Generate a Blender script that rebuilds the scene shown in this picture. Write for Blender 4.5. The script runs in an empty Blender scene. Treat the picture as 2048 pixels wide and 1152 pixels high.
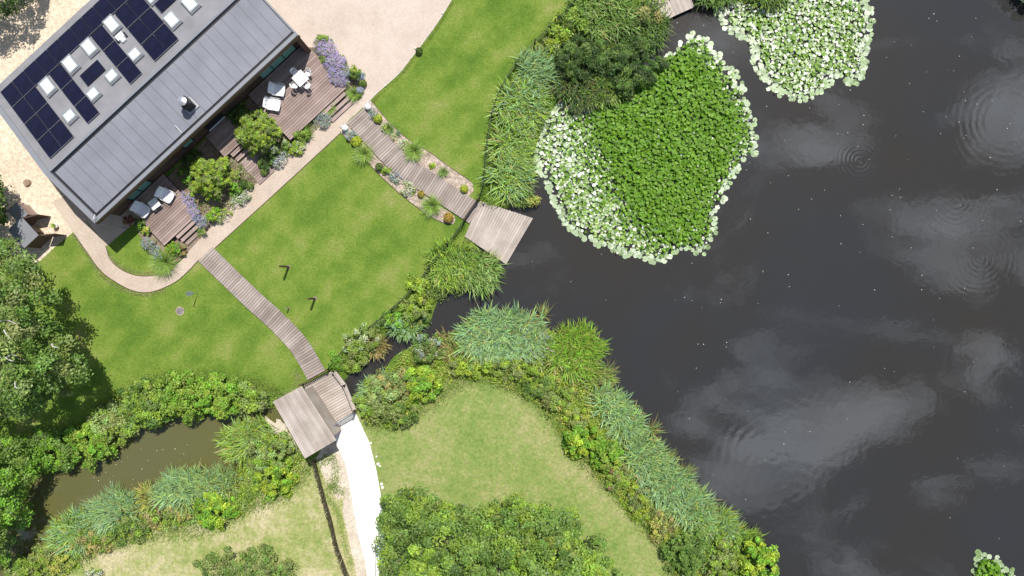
import bpy, bmesh, math, random
import numpy as np
from mathutils import Matrix, Vector

# ------------------------------------------------------------------ camera, sky, sun, exposure
S = bpy.context.scene
H, K = 50.8, 28.0                       # flying height (m), ground scale (photo px per m)
R = math.radians
cam_d = bpy.data.cameras.new('camera'); cam = bpy.data.objects.new('camera', cam_d)
S.collection.objects.link(cam); S.camera = cam
cam.location = (0, 0, H); cam.rotation_euler = (0, 0, 0)
cam_d.sensor_width = 36.0; cam_d.lens = 36.0 * H / (2048 / K)
cam_d.clip_end = 5000

SUN_EL, SUN_AZ = R(63), math.atan2(.33, .945)
sun_to = Vector((math.sin(SUN_AZ) * math.cos(SUN_EL), math.cos(SUN_AZ) * math.cos(SUN_EL), math.sin(SUN_EL)))
sd = bpy.data.lights.new('sun', 'SUN'); sun = bpy.data.objects.new('sun', sd); S.collection.objects.link(sun)
sd.energy = 4.7; sd.angle = R(.5); sd.color = (1, .955, .88)
sun.rotation_euler = sun_to.to_track_quat('Z', 'Y').to_euler(); sun.location = (0, 0, 80)

S.view_settings.view_transform = 'Standard'; S.view_settings.look = 'None'
S.view_settings.gamma = 1; S.view_settings.exposure = 0.2


def N(nt, typ, **kw):
    n = nt.nodes.new(typ)
    for k, v in kw.items():
        if k[0] == 'i' and k[1:].isdigit(): n.inputs[int(k[1:])].default_value = v
        elif k.startswith('in_'): n.inputs[k[3:].replace('_', ' ')].default_value = v
        else: setattr(n, k, v)
    return n


def ML(nt, op, a, b=None, c=None):
    n = nt.nodes.new('ShaderNodeMath'); n.operation = op
    for i, x in enumerate((a, b, c)):
        if x is None: continue
        if isinstance(x, (int, float)): n.inputs[i].default_value = x
        else: nt.links.new(x, n.inputs[i])
    return n.outputs[0]


def ramp(nt, fac, stops):
    r = nt.nodes.new('ShaderNodeValToRGB'); e = r.color_ramp.elements
    while len(e) < len(stops): e.new(.5)
    for x, (p, c) in zip(e, stops):
        x.position = p; x.color = (*c, 1) if len(c) == 3 else c
    nt.links.new(fac, r.inputs[0]); return r.outputs[0]


def mixc(nt, fac, a, b, blend='MIX'):
    m = nt.nodes.new('ShaderNodeMix'); m.data_type = 'RGBA'; m.blend_type = blend
    for s, x in ((m.inputs[0], fac), (m.inputs[6], a), (m.inputs[7], b)):
        if isinstance(x, (int, float)): s.default_value = x
        elif isinstance(x, tuple): s.default_value = (*x, 1) if len(x) == 3 else x
        else: nt.links.new(x, s)
    return m.outputs[2]


def world():
    w = bpy.data.worlds.new('World'); S.world = w; w.use_nodes = True; nt = w.node_tree; nt.nodes.clear()
    out = N(nt, 'ShaderNodeOutputWorld')
    sky = N(nt, 'ShaderNodeTexSky'); sky.sky_type = 'NISHITA'; sky.sun_disc = False
    sky.sun_elevation = SUN_EL; sky.sun_rotation = SUN_AZ
    b1 = N(nt, 'ShaderNodeBackground'); b1.inputs[1].default_value = .08; nt.links.new(sky.outputs[0], b1.inputs[0])
    tc = N(nt, 'ShaderNodeTexCoord'); sx = N(nt, 'ShaderNodeSeparateXYZ'); nt.links.new(tc.outputs['Generated'], sx.inputs[0])
    z = ML(nt, 'MAXIMUM', sx.outputs[2], .1)
    cx, cy = ML(nt, 'DIVIDE', sx.outputs[0], z), ML(nt, 'DIVIDE', sx.outputs[1], z)
    cb = N(nt, 'ShaderNodeCombineXYZ'); nt.links.new(cx, cb.inputs[0]); nt.links.new(cy, cb.inputs[1])
    mp = N(nt, 'ShaderNodeMapping'); mp.inputs['Rotation'].default_value = (0, 0, R(-28)); mp.inputs['Scale'].default_value = (2.2, 4.2, 1)
    mp.inputs['Location'].default_value = (1.3, .7, 0)
    nt.links.new(cb.outputs[0], mp.inputs[0])
    nz = N(nt, 'ShaderNodeTexNoise', in_Scale=1.75, in_Detail=9.0, in_Roughness=.62, in_Distortion=.7); nt.links.new(mp.outputs[0], nz.inputs['Vector'])
    f = nz.outputs[0]
    # scattered cumulus seen mirrored in the pond
    for (px, py, rx, ry, rot, amt) in ((1760, 830, 330, 75, 25, .24), (1900, 460, 170, 95, -20, .2), (1620, 290, 150, 85, 10, .22), (1990, 210, 140, 120, 0, .2),
                                       (1480, 905, 120, 40, 30, .15), (1790, 1010, 160, 40, 10, .08), (1430, 130, 140, 70, -50, .17)):
        m2 = N(nt, 'ShaderNodeMapping', vector_type='TEXTURE')
        m2.inputs['Location'].default_value = ((px - 1024) / K / H, (576 - py) / K / H, 0)
        m2.inputs['Rotation'].default_value = (0, 0, R(rot)); m2.inputs['Scale'].default_value = (rx / K / H, ry / K / H, 1)
        nt.links.new(cb.outputs[0], m2.inputs[0])
        ln = N(nt, 'ShaderNodeVectorMath', operation='LENGTH'); nt.links.new(m2.outputs[0], ln.inputs[0])
        g = ML(nt, 'MULTIPLY', ML(nt, 'MAXIMUM', ML(nt, 'SUBTRACT', 1, ML(nt, 'MULTIPLY', ln.outputs['Value'], .7)), 0), amt)
        f = ML(nt, 'ADD', f, g)
    mask = ramp(nt, f, [(.55, (0, 0, 0)), (.63, (.45, .45, .45)), (.76, (1, 1, 1))])
    b2 = N(nt, 'ShaderNodeBackground'); b2.inputs[0].default_value = (.88, .96, 1.1, 1); b2.inputs[1].default_value = 2.2
    mx = N(nt, 'ShaderNodeMixShader'); nt.links.new(mask, mx.inputs[0])
    nt.links.new(b1.outputs[0], mx.inputs[1]); nt.links.new(b2.outputs[0], mx.inputs[2]); nt.links.new(mx.outputs[0], out.inputs[0])


world()
rng = np.random.default_rng(7); random.seed(7)
COL = S.collection.objects


# ------------------------------------------------------------------ helpers
def W(px, py, z=0.0):
    s = (H - z) / H / K
    return np.array([(px - 1024) * s, (576 - py) * s, z])


BASE = {}


def props(o, label=None, cat=None, group=None, kind=None):
    if label: o['label'] = label
    if cat: o['category'] = cat
    if group: o['group'] = group
    if kind: o['kind'] = kind
    return o


def thing(name, label, cat, base, group=None, rz=0.0):
    o = bpy.data.objects.new(name, None); COL.link(o); o.location = base; o.rotation_euler = (0, 0, rz)
    o.empty_display_size = .2
    BASE[o.name] = np.array(base, float)
    return props(o, label, cat, group)


def mesh(name, V, F, mats):
    me = bpy.data.meshes.new(name); me.from_pydata([tuple(map(float, v)) for v in V], [], [tuple(f) for f in F])
    for m in (mats if isinstance(mats, (list, tuple)) else [mats]): me.materials.append(m)
    return me


def mk(name, V, F, mat, parent=None, base=None, smooth=False, uvbase=None):
    V = np.asarray(V, float)
    if parent is not None: b = BASE[parent.name]
    else: b = np.array(base if base is not None else (V[:, 0].mean(), V[:, 1].mean(), V[:, 2].min()), float)
    me = mesh(name, V - b, F, mat)
    if smooth:
        me.polygons.foreach_set('use_smooth', [True] * len(me.polygons))
    o = bpy.data.objects.new(name, me); COL.link(o)
    if parent is not None: o.parent = parent
    else: o.location = b
    BASE[o.name] = b
    return o


def piece(name, me, M, parent):
    """shared mesh placed with world matrix M under parent"""
    o = bpy.data.objects.new(name, me); COL.link(o); o.parent = parent
    o.matrix_basis = Matrix.Translation(Vector(-BASE[parent.name])) @ M
    return o


BF = [(0, 3, 2, 1), (4, 5, 6, 7), (0, 1, 5, 4), (1, 2, 6, 5), (2, 3, 7, 6), (3, 0, 4, 7)]


def boxV(c, a, b, d):
    """box from centre and three half vectors"""
    c, a, b, d = map(lambda x: np.asarray(x, float), (c, a, b, d))
    return np.array([c - a - b - d, c + a - b - d, c + a + b - d, c - a + b - d, c - a - b + d, c + a - b + d, c + a + b + d, c - a + b + d])


class MB:
    def __init__(s): s.V = []; s.F = []; s.n = 0

    def add(s, V, F):
        s.V.append(np.asarray(V, float)); s.F += [tuple(i + s.n for i in f) for f in F]; s.n += len(V); return s

    def box(s, c, a, b, d): return s.add(boxV(c, a, b, d), BF)

    def abox(s, x0, x1, y0, y1, z0, z1):
        return s.box(((x0 + x1) / 2, (y0 + y1) / 2, (z0 + z1) / 2), ((x1 - x0) / 2, 0, 0), (0, (y1 - y0) / 2, 0), (0, 0, (z1 - z0) / 2))

    def tube(s, pts, r, n=6, caps=True):
        pts = [np.asarray(p, float) for p in pts]; rs = r if isinstance(r, (list, tuple)) else [r] * len(pts)
        V = []
        for i, p in enumerate(pts):
            t = pts[min(i + 1, len(pts) - 1)] - pts[max(i - 1, 0)]; t /= max(np.linalg.norm(t), 1e-9)
            a = np.cross(t, (0, 0, 1)) if abs(t[2]) < .9 else np.cross(t, (1, 0, 0)); a /= np.linalg.norm(a); b = np.cross(t, a)
            for k in range(n): V.append(p + rs[i] * (math.cos(2 * math.pi * k / n) * a + math.sin(2 * math.pi * k / n) * b))
        F = [(i * n + k, i * n + (k + 1) % n, (i + 1) * n + (k + 1) % n, (i + 1) * n + k) for i in range(len(pts) - 1) for k in range(n)]
        if caps: F += [tuple(range(n)), tuple(range(len(pts) * n - n, len(pts) * n))]
        return s.add(V, F)

    def lathe(s, c, prof, n=16):
        c = np.asarray(c, float); V = [c + (r * math.cos(2 * math.pi * k / n), r * math.sin(2 * math.pi * k / n), z) for r, z in prof for k in range(n)]
        F = [(i * n + k, i * n + (k + 1) % n, (i + 1) * n + (k + 1) % n, (i + 1) * n + k) for i in range(len(prof) - 1) for k in range(n)]
        F += [tuple(range(n)), tuple(range(len(prof) * n - n, len(prof) * n))]
        return s.add(V, F)

    def make(s, name, mat, parent=None, base=None, smooth=False):
        return mk(name, np.concatenate(s.V), s.F, mat, parent, base, smooth)

    def mesh(s, name, mat, smooth=False):
        me = mesh(name, np.concatenate(s.V), s.F, mat)
        if smooth: me.polygons.foreach_set('use_smooth', [True] * len(me.polygons))
        return me


def smooth_poly(P, n=6, closed=True):
    P = np.asarray(P, float); m = len(P); out = []
    rngi = range(m) if closed else range(m - 1)
    for i in rngi:
        g = (lambda k: P[k % m]) if closed else (lambda k: P[min(max(k, 0), m - 1)])
        p0, p1, p2, p3 = g(i - 1), g(i), g(i + 1), g(i + 2)
        for k in range(n):
            t = k / n
            out.append(.5 * ((2 * p1) + (-p0 + p2) * t + (2 * p0 - 5 * p1 + 4 * p2 - p3) * t * t + (-p0 + 3 * p1 - 3 * p2 + p3) * t ** 3))
    if not closed: out.append(P[-1])
    return np.array(out)


def inside(P, poly):
    x, y = P[:, 0], P[:, 1]; r = np.zeros(len(P), bool); n = len(poly)
    for i in range(n):
        (x0, y0), (x1, y1) = poly[i], poly[(i + 1) % n]
        if y0 == y1: continue
        c = ((y0 > y) != (y1 > y)) & (x < (x1 - x0) * (y - y0) / (y1 - y0) + x0); r ^= c
    return r


def edge_dist(P, poly):
    d = np.full(len(P), 1e9); n = len(poly); poly = np.asarray(poly, float)
    for i in range(n):
        a, b = poly[i], poly[(i + 1) % n]; ab = b - a; L = (ab ** 2).sum()
        if L == 0: continue
        t = np.clip(((P - a) @ ab) / L, 0, 1); q = a + t[:, None] * ab
        d = np.minimum(d, ((P - q) ** 2).sum(1))
    return np.sqrt(d)


def sample(poly, n):
    poly = np.asarray(poly, float); lo, hi = poly.min(0), poly.max(0); out = np.zeros((0, 2))
    while len(out) < n:
        p = lo + rng.random((n * 3, 2)) * (hi - lo); out = np.concatenate([out, p[inside(p, poly)]])
    return out[:n]


def ell(x, y, rx, ry, rot=0, n=22, jit=.13):
    a = np.linspace(0, 2 * math.pi, n, endpoint=False); r = 1 + jit * rng.standard_normal(n)
    q = np.stack([rx * r * np.cos(a), ry * r * np.sin(a)], 1); c, s = math.cos(R(rot)), math.sin(R(rot))
    return np.stack([x + q[:, 0] * c - q[:, 1] * s, y + q[:, 0] * s + q[:, 1] * c], 1)


# ------------------------------------------------------------------ materials
def mat(name):
    m = bpy.data.materials.new(name); m.use_nodes = True; nt = m.node_tree; p = nt.nodes['Principled BSDF']; return m, nt, p


def plain(name, col, rough=.6, metal=0.0, var=.12, scale=3.0, spec=.4, bump=0.0):
    m, nt, p = mat(name); tc = N(nt, 'ShaderNodeTexCoord')
    nz = N(nt, 'ShaderNodeTexNoise', in_Scale=scale, in_Detail=5.0); nt.links.new(tc.outputs['Object'], nz.inputs['Vector'])
    lo, hi = tuple(c * (1 - var) for c in col), tuple(min(c * (1 + var), 1) for c in col)
    nt.links.new(ramp(nt, nz.outputs[0], [(.3, lo), (.7, hi)]), p.inputs['Base Color'])
    p.inputs['Roughness'].default_value = rough; p.inputs['Metallic'].default_value = metal; p.inputs['Specular IOR Level'].default_value = spec
    if bump:
        b = N(nt, 'ShaderNodeBump', in_Strength=bump, in_Distance=.01); nt.links.new(nz.outputs[0], b.inputs['Height']); nt.links.new(b.outputs[0], p.inputs['Normal'])
    return m


def wood(name, a, b, rough=.75):
    m, nt, p = mat(name); oi = N(nt, 'ShaderNodeObjectInfo'); tc = N(nt, 'ShaderNodeTexCoord')
    mp = N(nt, 'ShaderNodeMapping'); mp.inputs['Scale'].default_value = (1.2, 14, 14); nt.links.new(tc.outputs['Object'], mp.inputs[0])
    ad = N(nt, 'ShaderNodeVectorMath', operation='ADD'); nt.links.new(mp.outputs[0], ad.inputs[0])
    sc = N(nt, 'ShaderNodeVectorMath', operation='SCALE'); sc.inputs[0].default_value = (31, 17, 9); nt.links.new(oi.outputs['Random'], sc.inputs['Scale']); nt.links.new(sc.outputs[0], ad.inputs[1])
    nz = N(nt, 'ShaderNodeTexNoise', in_Scale=1.6, in_Detail=4.0); nt.links.new(ad.outputs[0], nz.inputs['Vector'])
    f = ML(nt, 'ADD', ML(nt, 'MULTIPLY', oi.outputs['Random'], .55), ML(nt, 'MULTIPLY', nz.outputs[0], .5))
    g = N(nt, 'ShaderNodeNewGeometry'); n2 = N(nt, 'ShaderNodeTexNoise', in_Scale=.7, in_Detail=4.0); nt.links.new(g.outputs['Position'], n2.inputs['Vector'])
    col = ramp(nt, f, [(.2, a), (.85, b)])
    stain = ramp(nt, n2.outputs[0], [(.35, (.78, .76, .74)), (.65, (1.08, 1.08, 1.08))])
    nt.links.new(mixc(nt, 1.0, col, stain, 'MULTIPLY'), p.inputs['Base Color']); p.inputs['Roughness'].default_value = rough
    p.inputs['Specular IOR Level'].default_value = .25
    return m


def ground_mat(name, stops, scale=.25, fine=9.0, finevar=.35, rough=.95, stripe=0.0, midamp=.4, speck=None, bump=.5):
    m, nt, p = mat(name); g = N(nt, 'ShaderNodeNewGeometry')
    n1 = N(nt, 'ShaderNodeTexNoise', in_Scale=scale, in_Detail=6.0, in_Roughness=.62); nt.links.new(g.outputs['Position'], n1.inputs['Vector'])
    nm = N(nt, 'ShaderNodeTexNoise', in_Scale=1.7, in_Detail=5.0, in_Roughness=.65); nt.links.new(g.outputs['Position'], nm.inputs['Vector'])
    f = ML(nt, 'ADD', n1.outputs[0], ML(nt, 'MULTIPLY', ML(nt, 'SUBTRACT', nm.outputs[0], .5), midamp))
    if stripe:
        mp = N(nt, 'ShaderNodeMapping'); mp.inputs['Rotation'].default_value = (0, 0, R(47)); nt.links.new(g.outputs['Position'], mp.inputs[0])
        wv = N(nt, 'ShaderNodeTexWave', in_Scale=.16, in_Distortion=1.2, in_Detail=2.0); wv.inputs['Detail Scale'].default_value = .6; nt.links.new(mp.outputs[0], wv.inputs['Vector'])
        f = ML(nt, 'ADD', f, ML(nt, 'MULTIPLY', ML(nt, 'SUBTRACT', wv.outputs[1], .5), stripe))
    c = ramp(nt, f, stops)
    n2 = N(nt, 'ShaderNodeTexNoise', in_Scale=fine, in_Detail=4.0, in_Roughness=.7); nt.links.new(g.outputs['Position'], n2.inputs['Vector'])
    v = ramp(nt, n2.outputs[0], [(.25, (1 - finevar,) * 3), (.75, (1 + finevar,) * 3)])
    c = mixc(nt, 1.0, c, v, 'MULTIPLY')
    if speck:
        vo = N(nt, 'ShaderNodeTexVoronoi', in_Scale=speck[0]); nt.links.new(g.outputs['Position'], vo.inputs['Vector'])
        vv = N(nt, 'ShaderNodeSeparateColor'); nt.links.new(vo.outputs['Color'], vv.inputs[0])
        c = mixc(nt, 1.0, c, ramp(nt, vv.outputs[0], [(0, (1 - speck[1],) * 3), (1, (1 + speck[1],) * 3)]), 'MULTIPLY')
    nt.links.new(c, p.inputs['Base Color']); p.inputs['Roughness'].default_value = rough; p.inputs['Specular IOR Level'].default_value = .15
    b = N(nt, 'ShaderNodeBump', in_Strength=bump, in_Distance=.03); nt.links.new(n2.outputs[0], b.inputs['Height']); nt.links.new(b.outputs[0], p.inputs['Normal'])
    return m


def water_mat(name, a, b, rings):
    m, nt, p = mat(name); g = N(nt, 'ShaderNodeNewGeometry')
    n1 = N(nt, 'ShaderNodeTexNoise', in_Scale=.07, in_Detail=4.0); nt.links.new(g.outputs['Position'], n1.inputs['Vector'])
    nt.links.new(ramp(nt, n1.outputs[0], [(.35, a), (.65, b)]), p.inputs['Base Color'])
    p.inputs['Roughness'].default_value = .03; p.inputs['IOR'].default_value = 1.52
    n2 = N(nt, 'ShaderNodeTexNoise', in_Scale=1.3, in_Detail=3.0); nt.links.new(g.outputs['Position'], n2.inputs['Vector'])
    h = ML(nt, 'MULTIPLY', n2.outputs[0], .16)
    n3 = N(nt, 'ShaderNodeTexNoise', in_Scale=.35, in_Detail=2.0); nt.links.new(g.outputs['Position'], n3.inputs['Vector'])
    brk = ML(nt, 'MULTIPLY', ML(nt, 'MAXIMUM', ML(nt, 'SUBTRACT', n3.outputs[0], .36), 0), 4.5)
    for (px, py, rad, wl, amp) in rings:
        c = W(px, py, -.3); d = N(nt, 'ShaderNodeVectorMath', operation='DISTANCE'); d.inputs[1].default_value = tuple(c); nt.links.new(g.outputs['Position'], d.inputs[0])
        dd = ML(nt, 'ADD', d.outputs['Value'], ML(nt, 'MULTIPLY', n2.outputs[0], .3)); w = ML(nt, 'SINE', ML(nt, 'MULTIPLY', dd, 2 * math.pi / wl))
        env = ML(nt, 'POWER', ML(nt, 'MAXIMUM', ML(nt, 'SUBTRACT', 1, ML(nt, 'DIVIDE', dd, rad)), 0), 1.2)
        h = ML(nt, 'ADD', h, ML(nt, 'MULTIPLY', ML(nt, 'MULTIPLY', ML(nt, 'MULTIPLY', w, env), brk), amp))
    bp = N(nt, 'ShaderNodeBump', in_Strength=1.0, in_Distance=.022); nt.links.new(h, bp.inputs['Height']); nt.links.new(bp.outputs[0], p.inputs['Normal'])
    return m


def leaf_mat(name, rough=.5, spec=.35, trans=.2):
    m, nt, p = mat(name); at = N(nt, 'ShaderNodeAttribute', attribute_name='Col')
    nt.links.new(at.outputs['Color'], p.inputs['Base Color']); p.inputs['Roughness'].default_value = rough; p.inputs['Specular IOR Level'].default_value = spec
    t = N(nt, 'ShaderNodeBsdfTranslucent'); nt.links.new(mixc(nt, 1.0, at.outputs['Color'], (1.25, 1.3, .6), 'MULTIPLY'), t.inputs[0])
    mx = N(nt, 'ShaderNodeMixShader'); mx.inputs[0].default_value = trans
    o = nt.nodes['Material Output']; nt.links.new(p.outputs[0], mx.inputs[1]); nt.links.new(t.outputs[0], mx.inputs[2]); nt.links.new(mx.outputs[0], o.inputs[0])
    return m


M = {}
M['lawn'] = ground_mat('lawn', [(.27, (.07, .14, .017)), (.43, (.108, .18, .024)), (.56, (.15, .216, .035)), (.67, (.2, .235, .06)), (.82, (.31, .28, .13))], .28, 7.0, .32, stripe=.09, midamp=.3)
M['meadow'] = ground_mat('meadow', [(.25, (.14, .22, .05)), (.45, (.205, .26, .075)), (.6, (.27, .285, .11)), (.78, (.37, .325, .17))], .2, 5.0, .34, midamp=.75)
M['drymeadow'] = ground_mat('dry_meadow', [(.25, (.18, .245, .06)), (.43, (.28, .305, .11)), (.58, (.4, .37, .2)), (.76, (.49, .42, .28))], .3, 5.0, .34, midamp=.7)
M['gravel'] = ground_mat('gravel', [(.3, (.58, .47, .355)), (.7, (.7, .58, .45))], .3, 18.0, .3, speck=(9.0, .22))
M['resin'] = ground_mat('resin_path', [(.3, (.42, .34, .275)), (.7, (.53, .44, .365))], .4, 20.0, .18, speck=(22.0, .1), bump=.2)
M['drive'] = ground_mat('driveway', [(.3, (.46, .38, .32)), (.7, (.57, .48, .415))], .3, 20.0, .15, speck=(22.0, .08), bump=.2)
M['chalk'] = ground_mat('chalk_path', [(.3, (.84, .82, .76)), (.7, (.88, .87, .83))], .3, 20.0, .06, speck=(14.0, .06))
M['sand'] = ground_mat('sandy_soil', [(.3, (.47, .4, .31)), (.7, (.6, .53, .44))], .6, 14.0, .3, speck=(9.0, .12))
M['mulch'] = ground_mat('mulch', [(.3, (.3, .23, .18)), (.7, (.48, .4, .33))], 1.6, 18.0, .35, speck=(13.0, .4))
M['soil'] = ground_mat('soil', [(.3, (.16, .12, .09)), (.7, (.3, .24, .18))], 1.2, 16.0, .35, speck=(12.0, .3))
M['pond'] = water_mat('pond_water', (.031, .028, .023), (.029, .030, .0315),
                      [(1545, 915, 8.5, .62, .025), (1720, 322, 2.4, .3, .05), (1912, 402, 3.4, .36, .045), (1960, 518, 3.6, .36, .05), (2012, 242, 5.5, .5, .035), (1590, 985, 8.0, .75, .03)])
M['stream'] = water_mat('stream_water', (.108, .106, .034), (.1, .1, .05), [])
M['leaf'] = leaf_mat('leaf'); M['pad'] = leaf_mat('lily_pad', .4, .45, .1); M['core'] = leaf_mat('lily_leaf', .5, .28, .25); M['petal'] = leaf_mat('petal', .7, .1, .2)
M['silver'] = plain('brushed_silver', (.52, .55, .58), .35, .1, .1)
M['deck'] = wood('deck_timber', (.25, .185, .165), (.4, .31, .285))
M['jetty'] = wood('weathered_timber', (.37, .32, .28), (.49, .43, .385))
M['walk'] = wood('boardwalk_timber', (.27, .225, .2), (.39, .335, .305))
M['clad'] = wood('cladding', (.105, .066, .048), (.16, .105, .075))
M['dark_wood'] = wood('dark_timber', (.07, .05, .035), (.12, .085, .06))
M['under'] = plain('deck_frame', (.06, .048, .04), .9)
M['zinc'] = plain('zinc_roof', (.195, .204, .235), .55, 0, .12, .6, .35)
M['seam'] = plain('roof_seam', (.145, .15, .168), .45, 0, .05, 2)  # darker than the trays: shadow line along each seam put into its colour
M['membrane'] = plain('roof_membrane', (.215, .215, .23), .7, 0, .16, .7)
M['cap'] = plain('roof_capping', (.21, .218, .24), .45, 0, .06, 1)
M['gutter'] = plain('gutter', (.012, .012, .018), .5)
M['pvframe'] = plain('panel_frame', (.02, .02, .035), .4)
M['pvglass'] = plain('panel_cells', (.008, .008, .024), .2, 0, .25, 1.2, .3)
M['alu'] = plain('aluminium', (.45, .46, .48), .35, .6)
M['skyglass'] = plain('skylight_glass', (.66, .76, .74), .08, 0, .03, 1, .6)
M['green_glass'] = plain('door_glass', (.2, .42, .34), .08, 0, .1, 1, .6)
M['white'] = plain('white_paint', (.8, .8, .8), .4, 0, .03)
M['fabric'] = plain('white_fabric', (.74, .74, .77), .7, 0, .04)
M['grey'] = plain('grey_metal', (.22, .23, .25), .45, .3)
M['galv'] = plain('galvanised', (.42, .43, .44), .4, .5)
M['stone'] = plain('stone', (.5, .47, .43), .85, 0, .25, 6)
M['cover'] = plain('iron_cover', (.17, .155, .15), .7, 0, .3, 8)
M['bark'] = plain('bark', (.22, .19, .15), .9, 0, .35, 6)
M['stump'] = plain('stump', (.3, .21, .15), .9, 0, .25, 8)
M['wire'] = plain('wire', (.05, .075, .05), .6, .2)
M['brick'] = plain('timber_wall', (.16, .105, .08), .8, 0, .2, 2)

# ------------------------------------------------------------------ ground and water
shore = [(1400, -120), (1372, -20), (1340, 30), (1322, 75), (1290, 100), (1215, 150), (1130, 190), (1090, 235), (1070, 290), (1045, 340), (1040, 395), (1000, 420), (968, 460),
         (955, 500), (965, 535), (975, 560), (930, 575), (880, 590), (862, 625), (850, 650), (800, 655), (770, 668), (742, 705), (700, 735), (685, 760), (640, 775), (640, 830), (690, 812), (712, 790), (765, 752), (790, 715), (845, 690), (880, 690), (915, 660), (950, 640),
         (1030, 640), (1090, 660), (1150, 690), (1185, 730), (1195, 775), (1235, 825), (1265, 870), (1290, 900), (1345, 960), (1385, 1010), (1440, 1060), (1480, 1090), (1515, 1130),
         (1530, 1180), (1600, 1320), (2100, 1500), (2700, 1300), (2800, 500), (2650, 0), (2250, -60), (2060, -25), (1960, -60), (1760, -90), (1600, -60), (1540, -10), (1470, -5)]
stream = [(672, 760), (600, 800), (545, 812), (500, 815), (440, 815), (380, 822), (300, 838), (240, 875), (200, 905), (130, 930), (80, 930), (50, 985), (10, 1060), (-60, 1130), (-140, 1240), (-90, 1290), (-10, 1170),
          (55, 1125), (110, 1085), (160, 1040), (260, 1000), (330, 965), (400, 950), (470, 948), (485, 905), (520, 868), (590, 850), (672, 830)]
pond_w = np.array([W(*p)[:2] for p in smooth_poly(shore, 3)]); stream_w = np.array([W(*p)[:2] for p in smooth_poly(stream, 3)])


def ground():
    def ax(lo, hi, far):
        mid = np.arange(lo, hi + .01, .3); k = np.cumsum(np.array([.5, 1, 2, 4, 8, 15, 30, 60, 120, 250, 500, 800]) * far)
        return np.concatenate([lo - k[::-1], mid, hi + k])
    xs, ys = ax(-40, 40, 1.), ax(-24, 24, 1.)
    X, Y = np.meshgrid(xs, ys); P = np.stack([X.ravel(), Y.ravel()], 1); z = np.zeros(len(P))
    near = (np.abs(P[:, 0]) < 75) & (np.abs(P[:, 1]) < 45)
    for poly in (pond_w, stream_w):
        Q = P[near]; d = edge_dist(Q, poly); d = np.where(inside(Q, poly), d, -d)
        t = np.clip((d + .35) / 1.5, 0, 1); zz = -1.25 * t * t * (3 - 2 * t); z[near] = np.minimum(z[near], zz)
    nx, ny = len(xs), len(ys); i = np.arange(nx * ny).reshape(ny, nx)
    F = np.stack([i[:-1, :-1], i[:-1, 1:], i[1:, 1:], i[1:, :-1]], -1).reshape(-1, 4)
    me = bpy.data.meshes.new('ground'); n = len(P)
    me.vertices.add(n); me.vertices.foreach_set('co', np.column_stack([P, z]).ravel())
    me.loops.add(F.size); me.loops.foreach_set('vertex_index', F.ravel().astype(np.int32))
    me.polygons.add(len(F)); me.polygons.foreach_set('loop_start', np.arange(0, F.size, 4, dtype=np.int32))
    me.update(calc_edges=True); me.materials.append(M['lawn'])
    me.polygons.foreach_set('use_smooth', [True] * len(F))
    o = bpy.data.objects.new('ground', me); COL.link(o); props(o, kind='structure')


ground()


def sheet(name, pts, z, m, smooth=4, jit=0.0, kind='structure', world_pts=False):
    P = smooth_poly(pts, smooth) if smooth > 1 else np.asarray(pts, float)
    if jit: P = P + rng.standard_normal(P.shape) * jit
    V = P if world_pts else np.array([W(*p)[:2] for p in P]); V = np.column_stack([V, np.full(len(V), z)])
    bm = bmesh.new(); vs = [bm.verts.new(v) for v in V]; f = bm.faces.new(vs)
    if f.normal.z < 0 or True:
        f.normal_update()
        if f.normal.z < 0: f.normal_flip()
    bmesh.ops.triangulate(bm, faces=[f])
    me = bpy.data.meshes.new(name); bm.to_mesh(me); bm.free(); me.materials.append(m)
    o = bpy.data.objects.new(name, me); COL.link(o); return props(o, kind=kind)


def rect_sheet(name, x0, x1, y0, y1, z, m):
    o = mk(name, [(x0, y0, z), (x1, y0, z), (x1, y1, z), (x0, y1, z)], [(0, 1, 2, 3)], m, base=(0, 0, 0)); return props(o, kind='structure')


bx = W(655, 0)[0]
rect_sheet('pond_water', bx, 70, -45, 35, -.3, M['pond'])
rect_sheet('stream_water', -60, bx, -45, -5, -.3, M['stream'])

# house frame: u along the eaves, v towards the garden
UA = R(42.9); U = np.array([math.cos(UA), math.sin(UA), 0]); Vv = np.array([math.sin(UA), -math.cos(UA), 0]); Z = np.array([0, 0, 1.])
O = W(190, 447, 3.7); O[2] = 0


def L(u, v, z=0.0): return O + u * U + v * Vv + z * Z


def toUV(px, py, z=0.0):
    d = W(px, py, z) - O; return d @ U, d @ Vv


sheet('gravel_yard', [(-300, -200), (700, -200), (560, -60), (330, 150), (200, 300), (172, 440), (142, 468), (112, 492), (80, 522), (60, 545), (20, 520), (-300, 470)], .006, M['gravel'], 1, 0)
sheet('meadow', [(712, 838), (760, 812), (850, 770), (900, 755), (960, 752), (1010, 770), (1060, 800), (1110, 850), (1150, 900), (1190, 950), (1240, 1005), (1300, 1070), (1350, 1130), (1380, 1250), (740, 1250), (765, 1080), (752, 950), (735, 885)], .004, M['meadow'], 4, 1)
sheet('dry_meadow', [(632, 915), (600, 925), (560, 965), (520, 990), (470, 1030), (380, 1050), (290, 1060), (220, 1085), (160, 1110), (120, 1160), (120, 1300), (748, 1300), (730, 1120), (715, 1060), (704, 990), (690, 928), (668, 884)], .0078, M['drymeadow'], 4, 1)
sheet('driveway', [(380, -180), (540, 60), (600, 95), (640, 95), (705, 150), (730, 180), (714, 210), (708, 232), (738, 203), (752, 188), (795, 150), (818, 122), (850, 80), (880, 38), (915, -20), (960, -120)], .020, M['drive'], 1)
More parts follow.
